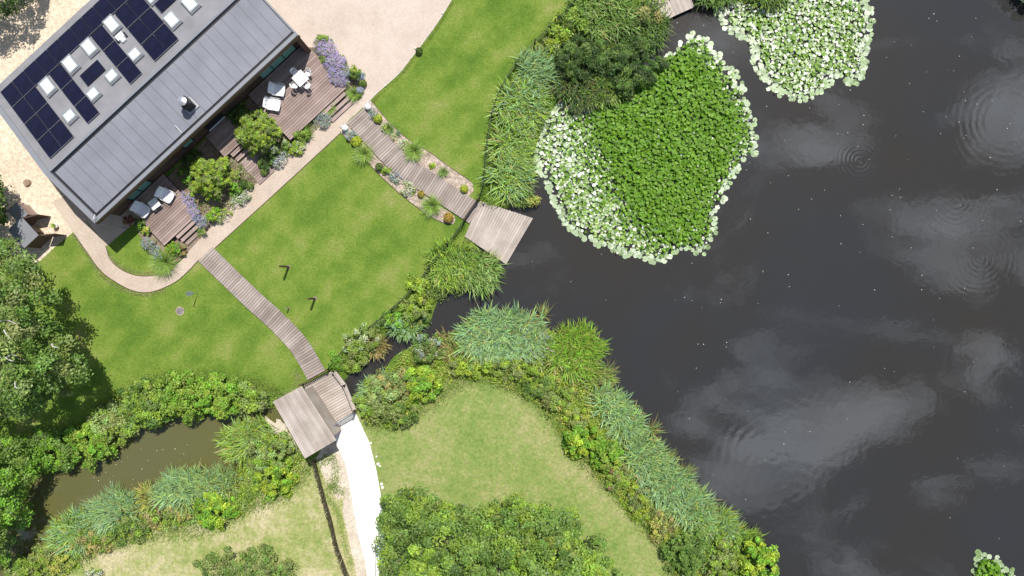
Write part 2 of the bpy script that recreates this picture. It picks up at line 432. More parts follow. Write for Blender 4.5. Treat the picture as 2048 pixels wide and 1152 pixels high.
inner = smooth_poly([(130, 392), (175, 447), (205, 482), (222, 518), (245, 540), (275, 551), (305, 552), (335, 543), (368, 516), (400, 478), (525, 356), (634, 259), (704, 196)], 6, False)
outer = smooth_poly([(734, 206), (696, 243), (690, 258), (560, 378), (430, 496), (398, 520), (362, 556), (330, 576), (295, 585), (262, 581), (228, 563), (200, 540), (172, 502), (140, 455), (104, 405)], 6, False)
sheet('garden_path', np.concatenate([inner, outer]), .014, M['resin'], 1)
sheet('chalk_path', [(655, 852), (709, 820), (738, 885), (752, 935), (762, 990), (768, 1050), (770, 1110), (755, 1160), (750, 1250), (752, 1260), (728, 1118), (714, 1060), (704, 990), (690, 925), (668, 878)], .016, M['chalk'], 1, .8)
sheet('sandy_ground', [(634, 915), (668, 882), (690, 928), (705, 998), (715, 1060), (735, 1150), (745, 1250), (738, 1250), (706, 1120), (690, 1040), (684, 998), (672, 995), (650, 960)], .0120, M['sand'], 3, 1.2)
sheet('chalk_bank', [(530, 832), (548, 846), (560, 838), (578, 862), (592, 900), (574, 892), (560, 870), (544, 866)], .0095, M['sand'], 3, 2)
sheet('planting_bed', [(728, 206), (742, 203), (770, 235), (812, 275), (860, 305), (905, 338), (940, 362), (946, 382), (925, 392), (870, 352), (815, 322), (786, 290), (758, 262), (735, 235)], .009, M['mulch'], 3, .6)
sheet('planting_bed', [(680, 262), (694, 250), (728, 288), (782, 340), (832, 378), (872, 408), (908, 432), (905, 448), (880, 442), (840, 418), (798, 385), (762, 352), (730, 318), (700, 284)], .009, M['mulch'], 3, .6)
sheet('house_bed', [tuple(toUV(*p)) for p in []] or [(255, 425), (340, 350), (440, 250), (520, 175), (640, 70), (660, 95), (715, 150), (730, 180), (706, 203), (555, 342), (396, 488), (360, 520), (338, 535), (312, 520), (285, 480)], .009, M['soil'], 1, 0)
sheet('side_paving', [(140, 402), (250, 320), (318, 378), (298, 422), (212, 493), (200, 474)], .0115, M['resin'], 1)

# ------------------------------------------------------------------ house
cube = {}


def cubem(m):
    if m not in cube: cube[m] = mesh('board', boxV((0, 0, 0), (.5, 0, 0), (0, .5, 0), (0, 0, .5)), BF, M[m])
    return cube[m]


def xf(c, rz, sx, sy, sz): return Matrix.Translation(Vector(c)) @ Matrix.Rotation(rz, 4, 'Z') @ Matrix.Diagonal((sx, sy, sz, 1))


HL = 18.35; VR = -4.2; VB = -12.1; VW = -.9      # length, ridge, back eave, front wall
house = thing('house', 'long low house with grey metal roof and rows of dark solar panels', 'house', L(0, 0))
TP = .26; TS = .125


def zp(v): return 4.28 + TP * (v - VR)            # solar slope falls to the back
def zs(v): return 3.70 + TS * (-.3 - v)           # seam slope falls to the front


def lbox(mb, u0, u1, v0, v1, z0, z1):
    return mb.box(L((u0 + u1) / 2, (v0 + v1) / 2, (z0 + z1) / 2), U * (u1 - u0) / 2, Vv * (v1 - v0) / 2, Z * (z1 - z0) / 2)


def prism(mb, u0, u1, prof):
    """profile of (v,z) swept along u"""
    n = len(prof); V = [L(u0, v, z) for v, z in prof] + [L(u1, v, z) for v, z in prof]
    F = [tuple(range(n)), tuple(range(2 * n - 1, n - 1, -1))] + [(i, i + n, (i + 1) % n + n, (i + 1) % n) for i in range(n)]
    return mb.add(V, F)


wl = prism(MB(), .35, HL - .35, [(VW, 0), (VB + .5, 0), (VB + .5, zp(VB + .5) - .3), (VR, zp(VR) - .35), (VW, zs(VW) - .3)]).make('wall', M['brick'], house)
# cladding boards, front and garden end
for i in range(12):
    z0 = .06 + i * .27
    piece('cladding_board', cubem('clad'), xf(L(HL / 2, VW + .02, z0 + .125), UA, HL - .7, .04, .25), house)
roof = prism(MB(), 0, HL, [(VB, zp(VB)), (VR, zp(VR)), (VR, zs(VR) - .25), (0, 3.30), (0, 3.34), (VB, zp(VB) - .3)]).make('roof', M['membrane'], house)
prism(MB(), 0.36, HL, [(VR + .004, zs(VR) - .2), (VR + .004, zp(VR) + .03), (VR - .16, zp(VR - .16) + .045), (VR - .16, zp(VR - .16) + .003), (VR - .003, zp(VR) + .003)]).make('ridge_trim', M['cap'], roof)
prism(MB(), 0.0, .36, [(VB, zp(VB) + .004), (VB, zp(VB) + .1), (VR, zp(VR) + .08), (0, 3.74), (0, 3.3), (VR, zs(VR) - .28)]).make('verge_capping', M['cap'], roof)
prism(MB(), .36, HL, [(0, 3.32), (0, 3.74), (-.25, 3.74), (-.25, 3.32)]).make('eaves_capping', M['cap'], roof)
prism(MB(), HL - .1, HL + .02, [(-.26, 3.33), (-.26, zs(-.26) + .05), (VR + .02, zs(VR) + .05), (VR + .02, 4.0)]).make('verge_trim', M['cap'], roof)
prism(MB(), 0, HL + .06, [(.03, 3.28), (.03, 3.66), (.004, 3.66), (.004, 3.28)]).make('fascia_board', M['clad'], roof)
prism(MB(), .36, HL - .1, [(-.255, 3.4), (-.255, 3.62), (VR + .005, zs(VR) - .05), (VR + .005, 4.0)]).make('gutter', M['gutter'], roof)
# standing-seam trays
ns = 25; w = (HL - .12 - .56) / ns
for i in range(ns):
    u0 = .54 + i * w
    t = prism(MB(), u0, u0 + w - .012, [(-.43, zs(-.43) - .03), (-.43, zs(-.43)), (VR + .2, zs(VR)), (VR + .2, zs(VR) - .03)]).make('roof_tray', M['zinc'], roof)
    prism(MB(), u0 + w - .038, u0 + w - .002, [(-.43, zs(-.43) - .02), (-.43, zs(-.43) + .014), (VR + .2, zs(VR) + .014), (VR + .2, zs(VR) - .02)]).make('seam', M['seam'], t)


def on_pv(px, py):
    z = 4.
    for _ in range(40):
        u, v = toUV(px, py, z); z = zp(v)
    return u, v


sl = math.atan(TP); cs, sn = math.cos(sl), math.sin(sl)
SLOPE = Vv * cs + Z * sn; NRM = Z * cs - Vv * sn
Mslope = Matrix(((U[0], SLOPE[0], NRM[0], 0), (U[1], SLOPE[1], NRM[1], 0), (U[2], SLOPE[2], NRM[2], 0), (0, 0, 0, 1)))


def onroof(u, v, h=0.0):
    return Matrix.Translation(Vector(L(u, v, zp(v)) + NRM * h)) @ Mslope


pv_frame = MB(); PW, PL = 1.045, 1.62
pv_frame.abox(-PW / 2, PW / 2, -PL / 2, PL / 2, -.02, .015)
pv_frame = pv_frame.mesh('solar_panel', M['pvframe'])
pv_glass = MB(); pv_glass.abox(-PW / 2 + .02, PW / 2 - .02, -PL / 2 + .02, PL / 2 - .012, .0155, .019); pv_glass = pv_glass.mesh('cells', M['pvglass'])
pv_trim = MB(); pv_trim.abox(-PW / 2, PW / 2, PL / 2 - .0115, PL / 2 + .006, .0, .021); pv_trim = pv_trim.mesh('edge_trim', M['alu'])


def panel(u, v, rot=0):
    Mx = onroof(u, v, .1) @ Matrix.Rotation(rot, 4, 'Z')
    o = piece('solar_panel', pv_frame, Mx, house)
    for nm, me in (('cells', pv_glass), ('edge_trim', pv_trim)):
        c = bpy.data.objects.new(nm, me); COL.link(c); c.parent = o


u00, v00 = on_pv(2.5, 185); CP = 1.068; RP = 1.605
_, vend = on_pv(97, 325); RP = (vend - v00) / 4


def pvc(c, r): return u00 + (c + .5) * CP, v00 + (r + .5) * RP


for c in range(15): panel(*pvc(c, 0))
for c in (0, 1):
    for r in (1, 2, 3): panel(*pvc(c, r))
for c0 in (3.15, 6.72, 8.78, 9.78):
    for r in (1, 2, 3): panel(*pvc(c0, r))
u, v = on_pv(187, 147); panel(u, v, R(90))
u, v = on_pv(334, 1); panel(u, v, R(90))


def skylight(px, py, w, l):
    u, v = on_pv(px, py); Mx = onroof(u, v, .02)
    f = MB()
    f.abox(-w / 2, -w / 2 + .09, -l / 2, l / 2, 0, .16); f.abox(w / 2 - .09, w / 2, -l / 2, l / 2, 0, .16)
    f.abox(-w / 2 + .09, w / 2 - .09, -l / 2, -l / 2 + .09, 0, .158); f.abox(-w / 2 + .09, w / 2 - .09, l / 2 - .13, l / 2, 0, .158)
    o = piece('skylight', f.mesh('skylight', M['galv']), Mx, house)
    g = MB(); g.abox(-w / 2 + .085, w / 2 - .085, -l / 2 + .085, l / 2 - .125, .08, .12); c = bpy.data.objects.new('pane', g.mesh('pane', M['skyglass'])); COL.link(c); c.parent = o
    h = MB(); h.abox(-w / 2 - .02, w / 2 + .02, l / 2 + .001, l / 2 + .12, 0, .10); c = bpy.data.objects.new('flashing', h.mesh('flashing', M['grey'])); COL.link(c); c.parent = o


for px, py in ((98, 174), (143, 130), (181, 96), (226, 50), (303, -8)): skylight(px, py, .82, 1.3)
for px, py in ((142, 233), (189, 189), (226, 153), (272, 110)): skylight(px, py, .82, .86)
skylight(346, 41, .82, 1.2); skylight(382, 8, .82, 1.3)
u, v = on_pv(243, 76)
vb = MB(); vb.abox(-.24, .3, -.2, .24, 0, .22); vb.abox(-.1, .2, .24, .5, 0, .16); piece('roof_box', vb.mesh('roof_box', M['white']), onroof(u, v, .02), house)
vb = MB(); vb.abox(-.36, -.25, -.16, .2, .02, .12); vb.abox(.31, .42, -.1, .3, .02, .12); piece('cable_box', vb.mesh('cable_box', M['pvframe']), onroof(u, v, .02), house)
# flue on the seam roof
fu, fv = 9.95, -1.35
z0 = zs(fv); c = L(fu, fv, 0)
fl = MB(); lbox(fl, fu - .31, fu + .31, fv - .31, fv + .31, z0 - .08, z0 + .95); flue = fl.make('flue', M['gutter'], house)
MB().lathe(L(fu, fv, z0 + .95), [(.2, 0), (.2, .14), (.3, .15), (.3, .26), (.07, .34)], 14).make('cowl', M['alu'], flue, smooth=False)
ff = MB(); lbox(ff, fu - .42, fu + .42, fv - .44, fv + .44, z0 - .1, z0 + .065); ff.make('flashing', M['galv'], flue)
# doors and windows in the front wall


def opening(u0, u1, z0, z1, n=1, nm='window', glass='green_glass'):
    f = MB(); d = .07
    lbox(f, u0, u1, VW + .041, VW + .1, z1 - d, z1); lbox(f, u0, u1, VW + .041, VW + .1, z0, z0 + d)
    for i in range(n + 1):
        x = u0 + (u1 - u0) * i / n; x = min(max(x, u0 + d / 2), u1 - d / 2); lbox(f, x - d / 2, x + d / 2, VW + .041, VW + .099, z0 + d, z1 - d)
    o = f.make(nm, M['gutter'], house)
    for i in range(n):
        a, b = u0 + (u1 - u0) * i / n, u0 + (u1 - u0) * (i + 1) / n
        g = MB(); lbox(g, a + d / 2, b - d / 2, VW + .0405, VW + .07, z0 + d, z1 - d); g.make('pane', M[glass], o)


opening(14.45, 17.7, .52, 2.75, 3, 'glazed_door'); opening(1.9, 3.85, .52, 2.75, 2, 'glazed_door')
opening(7.2, 8.1, .9, 2.0, 1, 'window'); opening(9.2, 10.7, .52, 2.6, 1, 'front_door', 'gutter')
th = MB(); lbox(th, 9.2, 10.7, VW + .101, VW + .19, .521, .56); th.make('threshold', M['white'], house)
pr = MB(); lbox(pr, 18.0, 18.35, -1.6, -.02, .02, 3.3); pr.make('end_wall_fin', M['clad'], house)
MB().tube([L(.06, .07, 3.35), L(.06, .07, .05)], .045, 8).make('downpipe', M['galv'], house)
MB().tube([L(.25, -.12, 3.75), L(.25, -.12, 4.1), L(.55, -.25, 4.1)], .02, 6).make('aerial', M['white'], house)
MB().tube([L(8.3, -.45, 3.76), L(8.35, -.95, 3.95), L(8.35, -1.0, 4.05)], .022, 6).make('vent_pipe', M['white'], house)

# ------------------------------------------------------------------ decks and boardwalks
BP = .19


def deck_uv(t, u0, u1, v0, v1, z, m='deck', nm='board'):
    n = max(1, round((v1 - v0) / BP)); p = (v1 - v0) / n
    for i in range(n):
        e = (u1 - u0) + rng.normal() * .006
        piece(nm, cubem(m), xf(L((u0 + u1) / 2 + rng.normal() * .004, v0 + (i + .5) * p, z - .02 + rng.normal() * .002), UA, e, p - .022, .04), t)


def frame_uv(t, u0, u1, v0, v1, z0, z1):
    f = MB(); lbox(f, u0 + .05, u1 - .05, v0 + .05, v1 - .05, z0, z1); f.make('frame', M['under'], t)


t = thing('timber_terrace', 'larger timber terrace with dining table at the right end of the house', 'deck', L(15.6, 1.4))
deck_uv(t, 12.95, 18.35, VW + .12, 3.6, .52); frame_uv(t, 12.95, 18.35, VW + .12, 3.6, .02, .47)
for i, (v0, z) in enumerate(((3.62, .40), (3.98, .27), (4.32, .14))):
    deck_uv(t, 15.9 + .05 * i, 18.1, v0, v0 + .27, z, nm='step_board'); frame_uv(t, 15.9, 18.1, v0 + .02, v0 + .25, .02, z - .05)
t = thing('timber_terrace', 'smaller timber terrace with two white armchairs at the left end of the house', 'deck', L(3, 1.2))
deck_uv(t, 1.35, 4.75, VW + .12, 3.0, .52); frame_uv(t, 1.35, 4.75, VW + .12, 3.0, .02, .47)
for i, (v0, z) in enumerate(((3.02, .40), (3.36, .27), (3.7, .14))):
    deck_uv(t, 2.35 + .05 * i, 4.2, v0, v0 + .27, z, nm='step_board'); frame_uv(t, 2.35, 4.2, v0 + .02, v0 + .25, .02, z - .05)
t = thing('entrance_deck', 'dark timber entrance platform with steps between two big shrubs', 'deck', L(9.6, 1))
deck_uv(t, 8.75, 10.9, VW + .22, 1.35, .52); frame_uv(t, 8.75, 10.9, VW + .22, 1.35, .02, .47)
for i, (v0, z) in enumerate(((1.37, .38), (1.77, .24))):
    deck_uv(t, 9.15, 10.55, v0, v0 + .31, z, nm='step_board'); frame_uv(t, 9.15, 10.55, v0 + .02, v0 + .29, .02, z - .05)
deck_uv(t, 9.15, 10.6, 2.2, 4.3, .10); frame_uv(t, 9.15, 10.6, 2.2, 4.3, .022, .055)


def plank_run(t, pts_px, width, z, m='walk', w_end=None):
    P = smooth_poly(pts_px, 12, False); Wp = np.array([W(*p)[:2] for p in P]); seg = np.linalg.norm(np.diff(Wp, axis=0), axis=1); s = np.concatenate([[0], np.cumsum(seg)])
    n = int(s[-1] / BP)
    for i in range(n):
        d = (i + .5) * s[-1] / n; x = np.interp(d, s, Wp[:, 0]); y = np.interp(d, s, Wp[:, 1])
        x1 = np.interp(min(d + .8, s[-1]), s, Wp[:, 0]) - np.interp(max(d - .8, 0), s, Wp[:, 0]); y1 = np.interp(min(d + .8, s[-1]), s, Wp[:, 1]) - np.interp(max(d - .8, 0), s, Wp[:, 1])
        a = math.atan2(y1, x1); ww = width if w_end is None else width + (w_end - width) * d / s[-1]
        piece('board', cubem(m), xf((x, y, z - .02 + rng.normal() * .003), a + math.pi / 2, ww + rng.normal() * .008, s[-1] / n - .024, .04), t)
    # bearer beneath
    f = MB(); T = np.gradient(Wp, axis=0); T /= np.linalg.norm(T, axis=1)[:, None]; Nn = np.stack([-T[:, 1], T[:, 0]], 1)
    hw = width / 2 - .06; A, B = Wp + Nn * hw, Wp - Nn * hw; k = len(Wp)
    V = [(*a, z - .045) for a in A] + [(*b, z - .045) for b in B] + [(*a, z - .12) for a in A] + [(*b, z - .12) for b in B]
    F = [(i, i + 1, k + i + 1, k + i) for i in range(k - 1)] + [(i, 2 * k + i, 2 * k + i + 1, i + 1) for i in range(k - 1)] + [(k + i, k + i + 1, 3 * k + i + 1, 3 * k + i) for i in range(k - 1)]
    f.add(V, F); f.make('bearer', M['under'], t)


t = thing('boardwalk', 'gently bending timber boardwalk between planting beds leading to the jetty', 'boardwalk', W(800, 325))
plank_run(t, [(711, 232), (762, 288), (806, 332), (858, 367), (936, 418), (952, 430)], 1.62, .14, w_end=1.6)
t = thing('boardwalk', 'long curved timber boardwalk crossing the lawn to the roofed bridge', 'boardwalk', W(520, 610))
plank_run(t, [(412, 508), (478, 572), (514, 606), (557, 645), (600, 692), (634, 750)], 1.42, .14)


def quad_deck(t, A, B, C, D, z, m='jetty', nm='board', rows=True):
    """boards parallel to A-D, stacked from A to B (pixel corners)"""
    A, B, C, D = (W(*p, z)[:2] for p in (A, B, C, D)); n = round((np.linalg.norm(B - A) + np.linalg.norm(C - D)) / 2 / BP)
    for i in range(n):
        f = (i + .5) / n; p, q = A + (B - A) * f, D + (C - D) * f; c = (p + q) / 2; d = q - p
        piece(nm, cubem(m), xf((c[0], c[1], z - .02 + rng.normal() * .003), math.atan2(d[1], d[0]), np.linalg.norm(d) + rng.normal() * .01, np.linalg.norm(B - A) / n - .024, .04), t)
    f = MB(); f.add([(*p, zz) for zz in (z - .2, z - .046) for p in (A, B, C, D)], [(0, 3, 2, 1), (4, 5, 6, 7), (0, 1, 5, 4), (1, 2, 6, 5), (2, 3, 7, 6), (3, 0, 4, 7)])
    f.make('frame', M['under'], t)
    return A, B, C, D


def posts(t, pts, z0, z1, r=.07, m='dark_wood'):
    for p in pts: MB().lathe((p[0], p[1], z0), [(r, 0), (r, z1 - z0)], 10).make('post', M[m], t)


t = thing('jetty', 'square pale timber jetty standing over the pond at the boardwalk end', 'jetty', W(1000, 465))
q = quad_deck(t, (960, 402), (1065, 436), (1012, 527), (930, 472), .12)
posts(t, [W(1058, 438), W(1012, 520), W(985, 500), W(1038, 478)], -1.2, .06)
e = MB(); a, b, c, d = (np.array([*p, .0]) for p in q)
for p, r_ in ((b, c), (c, d)):
    mid = (p + r_) / 2; dd = (r_ - p) / 2; nn = np.cross(dd / np.linalg.norm(dd), Z); e = MB().box(mid + Z * .06 - nn * .02, dd, nn * .02, Z * .07).make('edge_board', M['jetty'], t)
e = MB().lathe(W(968, 408, .12), [(.06, 0), (.06, .25), (.02, .3)], 10); e.make('bollard', M['grey'], t)
t = thing('jetty', 'small pale timber jetty at the top edge beside the reeds', 'jetty', W(1335, 5))
q = quad_deck(t, (1262, -60), (1362, -60), (1388, 14), (1318, 46), .12)
posts(t, [W(1384, 12), W(1324, 40)], -1.2, .06)

# bridge with shelter
BA = R(28.5); E1 = np.array([math.cos(BA), math.sin(BA), 0]); E2 = np.array([math.sin(BA), -math.cos(BA), 0])
t = thing('footbridge', 'timber footbridge deck over the stream beside the roofed shelter', 'bridge', W(655, 795))
quad_deck(t, (607, 771), (652, 855), (709, 823), (668, 739), .18)
for (p, q) in (((668, 741), (690, 770)), ((690, 770), (710, 820))):
    a, b = W(*p, .3), W(*q, .3); dd = (b - a) / 2; nn = np.cross(dd / np.linalg.norm(dd), Z)
    MB().box((a + b) / 2 + Z * .0, dd, nn * .1, Z * .05).make('kerb_rail', M['jetty'], t)
    for s in (a, b): MB().box(s + Z * .3, E1 * .05, E2 * .05, Z * .32).make('post', M['dark_wood'], t)
    MB().tube([a + Z * .58, b + Z * .58], .035, 6).make('handrail', M['jetty'], t)
posts(t, [W(668, 745), W(704, 815), W(640, 800), W(660, 830)], -1.2, .0, .09)

t = thing('bridge_shelter', 'timber shelter with pale boarded roof at the end of the bridge', 'shelter', W(628, 838))
rc = [W(546, 803, 2.55), W(604, 772, 2.75), W(673, 880, 2.75), W(610, 917, 2.55)]
nb = 17
for i in range(nb):
    f0, f1 = i / nb, (i + 1) / nb - .005
    p = [rc[0] + (rc[1] - rc[0]) * f0, rc[0] + (rc[1] - rc[0]) * f1, rc[3] + (rc[2] - rc[3]) * f1, rc[3] + (rc[2] - rc[3]) * f0]; dz = Z * (.03 + .004 * (i % 2))
    mk('roof_board', np.array(p + [x + dz for x in p]), [(0, 3, 2, 1), (4, 5, 6, 7), (0, 1, 5, 4), (1, 2, 6, 5), (2, 3, 7, 6), (3, 0, 4, 7)], M['jetty'], t)
cen = sum(rc) / 4; inn = [cen + (p - cen) * .87 for p in rc]
for i in range(4):
    a, b = inn[i], inn[(i + 1) % 4]; a0, b0 = a.copy(), b.copy(); a0[2] = b0[2] = .08; dd = (b - a); nn = np.cross(dd / np.linalg.norm(dd), Z); nn[2] = 0
    Vx = [a0, b0, b - Z * .02, a - Z * .02]; Vx = np.array(Vx + [x + nn * .05 for x in Vx])
    mk('wall', Vx, [(0, 1, 2, 3), (7, 6, 5, 4), (0, 4, 5, 1), (1, 5, 6, 2), (2, 6, 7, 3), (3, 7, 4, 0)], M['jetty'] if i == 1 else M['deck'], t)  # bridge-side wall: sunlight put in as a paler timber than the others
fl = MB(); fl.add([p * np.array([1, 1, 0]) + Z * zz for zz in (-.1, .075) for p in inn], BF); fl.make('floor', M['deck'], t)
posts(t, [inn[0], inn[3], (inn[0] + inn[3]) / 2], -1.2, -.1, .09)


def gate(name, label, p, q, h, style):
    a, b = W(*p), W(*q); t = thing(name, label, 'gate', (a + b) / 2); d = b - a; Ln = np.linalg.norm(d); e = d / Ln; n = np.cross(e, Z)
    zb = .15
    for s in (a, b): MB().box(s + Z * (h / 2 + .05), e * .05, n * .05, Z * (h / 2 + .08)).make('gate_post', M['dark_wood' if style != 'field' else 'grey'], t)
    if style == 'picket':
        for z in (.35, h - .12): MB().box((a + b) / 2 + Z * z, d / 2 * .97, n * .02, Z * .035).make('rail', M['dark_wood'], t)
        k = int(Ln / .13)
        for i in range(1, k): MB().box(a + d * i / k + n * .032 + Z * (zb + h) / 2, e * .028, n * .01, Z * (h - zb) / 2).make('picket', M['dark_wood'], t)
    else:
        for i in range(5): MB().tube([a + e * .06 + Z * (.25 + i * (h - .3) / 4), b - e * .06 + Z * (.25 + i * (h - .3) / 4)], .026 if i < 4 else .04, 7).make('rail', M['galv' if i < 4 else 'grey'], t)
        MB().tube([(a + b) / 2 + Z * .22, (a + b) / 2 + Z * h], .022, 6).make('brace', M['galv'], t)


gate('picket_gate', 'dark picket gate where the curved boardwalk meets the bridge', (607, 767), (660, 737), 1.0, 'picket')
gate('picket_gate', 'dark picket gate across the boardwalk just before the jetty', (956, 402), (930, 440), 1.0, 'picket')
gate('field_gate', 'grey metal barred gate between bridge and white path', (656, 856), (712, 823), 1.15, 'field')


# ------------------------------------------------------------------ fences
def wire_fence(label, pts, h=1.0, step=2.0):
    P = np.array([W(*p) for p in smooth_poly(pts, 4, False)]); seg = np.linalg.norm(np.diff(P, axis=0), axis=1); s = np.concatenate([[0], np.cumsum(seg)])
    at = lambda d: np.array([np.interp(d, s, P[:, k]) for k in range(3)])
    t = thing('wire_fence', label, 'fence', at(s[-1] / 2)); n = max(1, round(s[-1] / step))
    pm = MB().lathe((0, 0, 0), [(.04, 0), (.04, h + .08), (.01, h + .1)], 8).mesh('fence_post', M['dark_wood'])
    for i in range(n + 1): piece('fence_post', pm, Matrix.Translation(Vector(at(s[-1] * i / n))), t)
    for i in range(n):
        mb = MB(); d0, d1 = s[-1] * i / n, s[-1] * (i + 1) / n
        for z in np.linspace(.08, h, 7): mb.tube([at(d0) + Z * z, at((d0 + d1) / 2) + Z * z, at(d1) + Z * z], .007, 3, False)
        for d in np.arange(d0, d1, .15): mb.tube([at(d) + Z * .05, at(d) + Z * h], .006, 3, False)
        o = mb.make('wire_mesh', M['wire'], t); o['kind'] = 'stuff'


wire_fence('low wire fence along the pond side of the big central lawn', [(930, 442), (905, 478), (868, 525), (835, 568), (800, 605), (768, 632), (720, 672), (690, 698), (662, 735)])
wire_fence('low wire fence along the upper lawn beside the reed bank', [(958, 400), (968, 370), (972, 320), (982, 240), (1005, 175), (1040, 120), (1080, 78), (1150, 5), (1180, -40)])


def paling(label, pts, h=1.05):
    P = np.array([W(*p) for p in smooth_poly(pts, 5, False)]); s = np.concatenate([[0], np.cumsum(np.linalg.norm(np.diff(P, axis=0), axis=1))])
    at = lambda d: np.array([np.interp(d, s, P[:, k]) for k in range(3)])
    t = thing('paling_fence', label, 'fence', at(s[-1] / 2)); n = int(s[-1] / .1)
    pm = MB().lathe((0, 0, 0), [(.03, 0.02), (.028, h - .05), (.006, h)], 5).mesh('paling', M['dark_wood'])
    for i in range(n):
        Mx = Matrix.Translation(Vector(at(s[-1] * i / n))) @ Matrix.Rotation(rng.normal() * .04, 4, 'X') @ Matrix.Rotation(rng.normal() * .04, 4, 'Y'); piece('paling', pm, Mx, t)
    for z in (.2, .55, .9): MB().tube([at(d) + Z * z for d in np.linspace(0, s[-1], 16)], .009, 4).make('wire', M['wire'], t)


paling('dark chestnut paling fence beside the white path at the bottom', [(631, 918), (640, 955), (652, 1000), (664, 1040), (674, 1085), (688, 1125), (706, 1170)])

# ------------------------------------------------------------------ bin store
t = thing('bin_store', 'grey roofed timber bin store with its doors standing open on the gravel', 'shed', W(55, 470))
c0 = W(46, 465, 1.65); c0[2] = 0; du, dv = .66, .86


def sbox(mb, c, u0, u1, v0, v1, z0, z1): return mb.box(c + U * (u0 + u1) / 2 + Vv * (v0 + v1) / 2 + Z * (z0 + z1) / 2, U * (u1 - u0) / 2, Vv * (v1 - v0) / 2, Z * (z1 - z0) / 2)


sbox(MB(), c0, -du, du, -dv, dv, 1.6, 1.66).make('roof', M['cap'], t)
sbox(MB(), c0, -du + .05, -du + .1, -dv + .05, dv - .05, .02, 1.6).make('wall', M['clad'], t)
sbox(MB(), c0, -du + .1, du - .05, -dv + .05, -dv + .1, .02, 1.6).make('wall', M['clad'], t)
sbox(MB(), c0, -du + .1, du - .05, dv - .1, dv - .05, .02, 1.6).make('wall', M['clad'], t)
for sv, an in ((-dv + .04, 30), (dv - .04, 38)):
    hp = c0 + U * (du + .0) + Vv * sv; a = R(an) if sv < 0 else R(an) ; dr = U * math.cos(a) + Vv * math.sin(a); nn = np.cross(dr, Z)
    o = MB().box(hp + dr * .5 + Z * .78, dr * .48, nn * .02, Z * .72).make('door', M['clad'], t)
    for z in (.2, 1.4): MB().box(hp + dr * .5 + Z * z + nn * .035, dr * .46, nn * .0145, Z * .05).make('ledge', M['deck'], o)
c1 = W(33, 424, 1.4); c1[2] = 0
t = thing('log_store', 'low timber store behind the bin store in tree shade', 'shed', c1)
sbox(MB(), c1, -.45, .45, -.55, .62, 1.3, 1.35).make('roof', M['cap'], t)
sbox(MB(), c1, -.4, .4, -.5, .57, .02, 1.3).make('wall', M['deck'], t)
t = thing('refuse_bin', 'dark wheeled bin inside the open bin store', 'bin', c0 + U * .3)
MB().add([c0 + U * (a * s) + Vv * (b * s) + Z * z for z, s in ((.02, .8), (1.0, 1.0)) for a, b in ((-.1, -.3), (.42, -.3), (.42, .25), (-.1, .25))], BF).make('body', M['dark_wood'], t)
sbox(MB(), c0, -.14, .46, -.34, .29, 1.001, 1.06).make('lid', M['gutter'], t)

# ------------------------------------------------------------------ furniture
lc = {}


def lounge_meshes():
    prof = [(-.50, .98), (-.44, .80), (-.34, .55), (-.24, .42), (-.05, .36), (.2, .39), (.38, .43), (.46, .42), (.50, .37)]
    n = 9; V = []; F = []
    for j in range(n):
        y = -.40 + .8 * j / (n - 1); k = 1 - (y / .4) ** 2
        for (x, z) in prof: V.append((x * (.9 + .1 * k) - .02, y, z - .05 * k))
    m = len(prof)
    for j in range(n - 1):
        for i in range(m - 1): F.append((j * m + i, j * m + i + 1, (j + 1) * m + i + 1, (j + 1) * m + i))
    nv = len(V); V2 = V + [(x - .01, y, z - .045) for x, y, z in V]; F2 = F + [tuple(i + nv for i in reversed(f)) for f in F]
    # rim
    for j in range(n - 1):
        for i in (0, m - 1): F2.append((j * m + i, (j + 1) * m + i, (j + 1) * m + i + nv, j * m + i + nv))
    for i in range(m - 1):
        for j in (0, n - 1): F2.append((j * m + i, j * m + i + 1, j * m + i + 1 + nv, j * m + i + nv))
    seat = mesh('sling_seat', V2, F2, M['fabric']); seat.polygons.foreach_set('use_smooth', [True] * len(seat.polygons))
    fr = MB()
    for y in (-.43, .43): fr.tube([(-.42, y, .02), (-.3, y, .56), (.3, y, .58), (.42, y, .5), (.36, y, .02)], .017, 6)
    frame = fr.mesh('arm_frame', M['white'])
    legs = MB(); legs.tube([(-.42, -.43, .02), (-.42, .43, .02)], .016, 6); legs.tube([(.36, -.43, .02), (.36, .43, .02)], .016, 6); legs.tube([(-.05, -.43, .35), (-.05, .43, .35)], .016, 6)
    bt = MB()
    for y in (-.16, .16): bt.lathe((-.4, y, .66), [(.022, 0), (.022, .05)], 8)
    return [('sling_seat', seat), ('arm_frame', frame), ('crossbar', legs.mesh('crossbar', M['white'])), ('button', bt.mesh('button', M['gutter']))]


